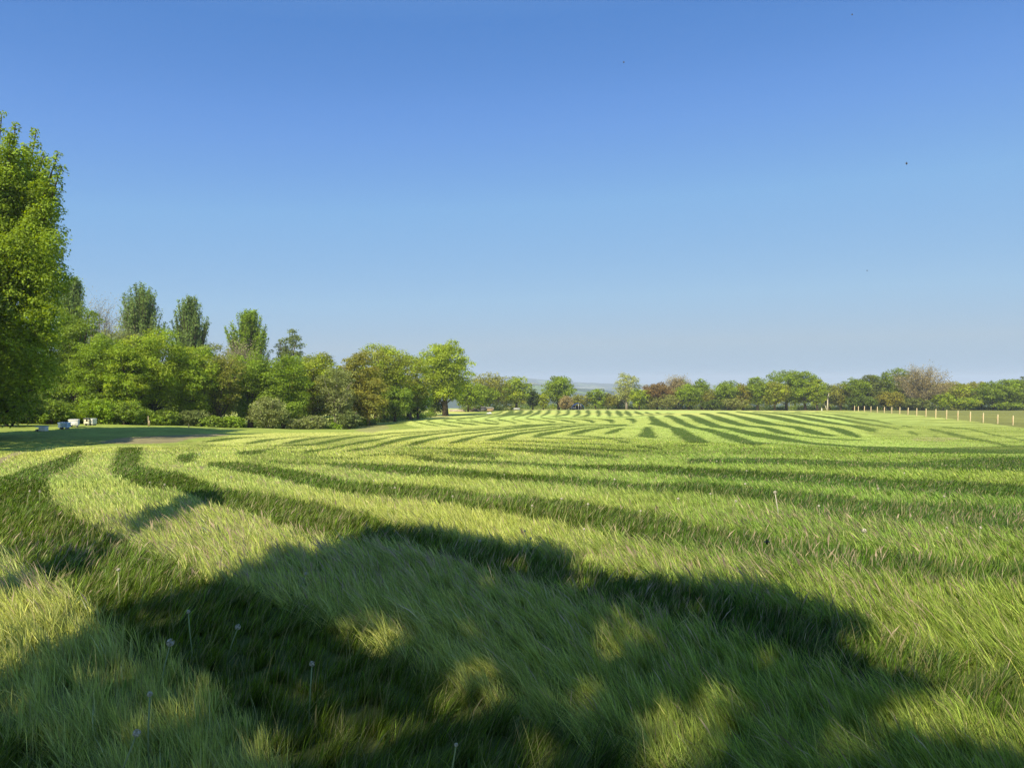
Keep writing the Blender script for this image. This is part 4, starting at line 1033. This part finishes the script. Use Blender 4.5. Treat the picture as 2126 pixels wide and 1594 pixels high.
for px, ty, by, lab in [(963.5, 841, 851, 'grey fence post left of the brush heap'), (977, 840, 852, 'grey fence post touching the left side of the brush heap'), (998, 842, 852, 'grey fence post between the brush heap and the lean-to')]:
    d = 152; x, y = along(px, d); g = gz(x, y); r = empty('fence_post', (x, y, g), lab, 'post', 'old posts by the brush heap'); mb = MB(); mb.box((0, 0, 0.5), (0.12, 0.12, 1.15), 0.2, 0.92); mb.build('shaft', M_oldwood, r, bevel=0.01)
x, y = along(950, 150); mb = MB(); rs = np.random.RandomState(5)
for k in range(5):
    z = 0.12+0.14*(k//2); mb.tube([(-1.6+rs.uniform(-0.2, 0.2), (k % 2)*0.3, z), (0, (k % 2)*0.3+0.03, z+0.02), (1.7+rs.uniform(-0.3, 0.2), (k % 2)*0.3, z)], [0.10, 0.11, 0.09], 7)
ob = mb.build('log_stack', plain('sawn_log', (0.42, 0.35, 0.26), 0.9, 0.1, 0.3, 3)); ob.location = (x, y, gz(x, y)); tag(ob, 'low stack of pale logs under the bright oak', 'logs')
rs = np.random.RandomState(6)
for px, wv, hv, lab in [(1013.8, 0.36, 0.22, 'white sack on the grass in front of the tan shed, left one'), (1017.6, 0.30, 0.28, 'white sack on the grass in front of the tan shed, right one')]:
    x, y = at(px, 859); mb = MB(); mb.ball((0, 0, hv*0.45), (wv, 0.2, hv*0.6), 12, 7, rs, 0.05); ob = mb.build('feed_sack', M_white, None, True); ob.location = (x, y, gz(x, y)); tag(ob, lab, 'sack')
x, y = along(1054.5, 178); mb = MB(); mb.tube([(-0.45, 0, 0.38), (-0.4, 0, 0.38), (0.4, 0, 0.38), (0.45, 0, 0.38)], [0.34, 0.4, 0.4, 0.34], 14); ob = mb.build('straw_bale', plain('straw', (0.52, 0.46, 0.26), 0.9, 0.1, 0.2, 8)); ob.location = (x, y, gz(x, y)-0.03); tag(ob, 'small pale rounded bale under the yellow-green round tree', 'bale')
x, y = along(1073, 178); r = empty('water_trough', (x, y, gz(x, y)), 'long grey water trough right of the pale bale', 'trough')
mb = MB(); mb.box((0, -0.22, 0.38), (1.6, 0.04, 0.36)); mb.box((0, 0.22, 0.38), (1.6, 0.04, 0.36)); mb.box((-0.78, 0, 0.38), (0.04, 0.4, 0.36)); mb.box((0.78, 0, 0.38), (0.04, 0.4, 0.36)); mb.box((0, 0, 0.22), (1.52, 0.4, 0.03)); mb.build('basin', plain('galvanised', (0.42, 0.42, 0.40), 0.5, 0.4, 0.1, 4), r)
mb = MB()
for sx in (-0.6, 0.6): mb.box((sx, 0, 0.1), (0.1, 0.4, 0.2))
mb.build('feet', M_greyw, r)
# blue tarpaulin shelter
def shelter():
    d = 194; s = d/F; x, y = along(1199.5, d); g = gz(x, y)
    r = empty('tarpaulin_shelter', (x, y, g), 'blue tarpaulin shelter with peaked roof and dark openings', 'shelter')
    W = 13*s; Hh = 13.5*s; D_h = 1.5
    prof = [(-1.0, 0.38), (-0.9, 0.55), (-0.55, 0.80), (-0.1, 0.97), (0.15, 1.0), (0.5, 0.86), (0.85, 0.58), (1.0, 0.30)]
    V = []; Q = []
    for yy_ in (-D_h, -D_h*0.3, D_h*0.4, D_h):
        sag = 0.03 if abs(yy_) < D_h else 0
        for a, b_ in prof: V.append((a*W, yy_, (b_-sag)*Hh))
    n = len(prof)
    for j in range(3):
        for i in range(n-1): Q.append((j*n+i, j*n+i+1, (j+1)*n+i+1, (j+1)*n+i))
    mb = MB(); mb.add(V, Q); ob = mb.build('tarpaulin', plain('blue_tarp', (0.035, 0.16, 0.55), 0.45, 0.4, 0.12, 2), r, True)
    sm = ob.modifiers.new('thick', 'SOLIDIFY'); sm.thickness = 0.04
    for nm, xx, hh in [('left', -0.42, 0.8), ('right', 0.42, 0.82), ('mid', 0.05, 0.92)]:
        m2 = MB(); m2.tube([(xx*W, -D_h+0.05, -0.05), (xx*W, -D_h+0.05, hh*Hh)], [0.07, 0.07], 6); m2.build('pole', plain('pole_grey', (0.5, 0.5, 0.48), 0.5), r)
    m3 = MB()
    for sx, w_ in ((-0.92, 0.05), (0.93, 0.05)): m3.box((sx*W, 0, Hh*0.18), (0.05, D_h*1.9, Hh*0.36))
    m3.box((0, D_h-0.1, Hh*0.3), (W*1.7, 0.05, Hh*0.6)); m3.build('back_sheet', M_felt, r)
    x2, y2 = along(1187, 192.5); r2 = empty('flatbed_trailer', (x2, y2, gz(x2, y2)), 'white flatbed trailer with tan board beside the blue shelter', 'trailer')
    m4 = MB(); m4.box((0, 0, 0.55), (1.5, 1.3, 0.14)); m4.build('deck', M_white, r2, bevel=0.02)
    m5 = MB(); m5.box((-0.6, 0.1, 0.95), (0.5, 0.08, 0.7), 0.1); m5.build('upright_board', M_tan, r2)
    for sx in (-0.45, 0.45):
        m6 = MB(); m6.tube([(sx, -0.66, 0.27), (sx, -0.5, 0.27)], [0.27, 0.27], 14); m6.build('wheel', M_felt, r2)
shelter()

# ------------------------------------------------------------------ dandelion clocks
M_fluff = plain('seed_fluff', (0.52, 0.47, 0.36), 0.9, 0.05); M_stem = plain('flower_stem', (0.22, 0.26, 0.10), 0.6)
DN = [(354,1333,'large dandelion clock in the shade low on the left'),(391,1269,'small dandelion clock above the large shaded one'),(311,1440,'dandelion clock below the large shaded one'),(284,1521,'dandelion clock near the bottom edge on the left'),
 (648,1377,'dandelion clock in the middle of the near shade'),(494,1301,'dandelion clock right of the large shaded one'),(947,1545,'small dandelion clock on a straight stem at the bottom edge'),(635,1190,'dandelion clock just inside the shade of the pale band'),
 (996,1122,'dandelion clock at the upper rim of the shade'),(1102,1117,'dandelion clock on the rim of the shade, lower of a close pair'),(1090,1102,'dandelion clock on the rim of the shade, upper of a close pair'),(1213,1098,'dandelion clock in the pale band beyond the shade rim'),
 (1609,1022,'tallest dandelion clock with thick pale stem in the sunny grass'),(1475,1025,'dandelion clock left of the thick-stemmed one'),(1166,1035,None),(1105,1049,None),(1212,949,None),(1276,995,None),(1615,961,None),(1823,1014,None),(1547,1004,None),(1221,1046,None),(1528,1040,None),(1408,1035,None),
 (1794,1101,'broad dandelion clock in the sunny grass on the right'),(1966,1095,None),(2035,1095,None),(1877,982,None),(1488,957,None),(1550,977,None),(83,1020,'dandelion clock in the dark band at the left edge'),(62,1019,None),(311,1001,None),(342,1006,None),(776,998,None),(246,1182,None),(1047,985,None),(480,990,None),(820,1012,None),(940,1030,None),(705,960,None),(1330,1060,None),(1700,1050,None),(1960,1030,None)]
def dandelion(i, px, py, label):
    rs = np.random.RandomState(i+50)
    hgt = rs.uniform(0.22, 0.32) if i != 12 else 0.4
    # the head is at the pixel: foot found by stepping back along the ray
    g0 = unproject([(px, py)])[0]; dd = g0[1]
    for _ in range(12):
        xh = (px-CX)/F*dd; zh = EYE+(CY-py)/F*dd; dd += (zh-(gz(xh, dd)+hgt))/((py-CY)/F)*0.6
    x = (px-CX)/F*dd; y = dd; g = gz(x, y)
    root = empty('dandelion_clock', (x, y, g), label or 'small white dandelion clock scattered in the sunlit mown grass', 'dandelion', 'dandelion clocks in the grass' if True else None)
    R_ = 0.0165*rs.uniform(0.85, 1.25)*(1.0 if y < 9 else 1.25)
    R_ *= 1.25 if i in (0, 12, 24) else (0.4 if i == 6 else 0.78)
    sx, sy = rs.normal(0, 0.05, 2)
    mb = MB(); mb.tube([(sx, sy, -0.01), (sx*0.4, sy*0.5, hgt*0.6), (0, 0, hgt-R_*0.2)], [0.004, 0.0032, 0.0028] if i != 12 else [0.007, 0.006, 0.004], 6); mb.build('stem', M_stem if i != 12 else M_fluff, root, True)
    hb = MB(); hb.ball((0, 0, hgt), (R_*0.25,)*3, 8, 5)
    dv = dirs(rs, 64)
    for v in dv:
        hb.tube([np.array([0, 0, hgt]), np.array([0, 0, hgt])+v*R_*0.9], [0.0004, 0.0004], 3, False)
        t1 = np.cross(v, [0.3, 0.5, 0.8]); t1 /= np.linalg.norm(t1); t2 = np.cross(v, t1); c = np.array([0, 0, hgt])+v*R_; k = R_*0.24
        hb.add([c+t1*k, c+t2*k, c-t1*k, c-t2*k, c-v*k*0.4], [], [(0, 1, 4), (1, 2, 4), (2, 3, 4), (3, 0, 4)])
    hb.build('seed_head', M_fluff, root)
for i, (px, py, lab) in enumerate(DN): dandelion(i, px, py, lab)

# ------------------------------------------------------------------ flying insects
M_bug = plain('insect_black', (0.01, 0.01, 0.012), 0.5, 0.4); M_wing = plain('insect_wing', (0.12, 0.12, 0.12), 0.4)
for px, py, szz, dd, lab in [(1295,130,3.2,4.0,'dark flying insect high in the sky right of centre'),(1882,340,4.2,4.0,'dark flying insect in the blue sky on the right'),(1769,31,3.0,4.5,'dark flying insect near the top edge of the sky'),(1592,1125,8.5,3.2,'black flying insect hovering over the sunny grass'),(1800,562,2.0,5.0,'tiny flying insect low in the sky on the right')]:
    x, y = along(px, dd); z = EYE+(CY-py)/F*dd; L_ = szz/F*dd
    r = empty('flying_insect', (x, y, z), lab, 'insect', 'insects in flight')
    mb = MB(); mb.ball((0, 0, 0), (L_*0.32, L_*0.3, L_*0.6), 10, 8); mb.ball((0, 0, L_*0.62), (L_*0.2,)*3, 8, 6); mb.build('body', M_bug, r, True)
    for sx in (-1, 1):
        m2 = MB(); m2.ball((sx*L_*0.42, 0.0, L_*0.1), (L_*0.36, L_*0.02, L_*0.2), 8, 4); m2.build('wing', M_wing, r)
print('done')
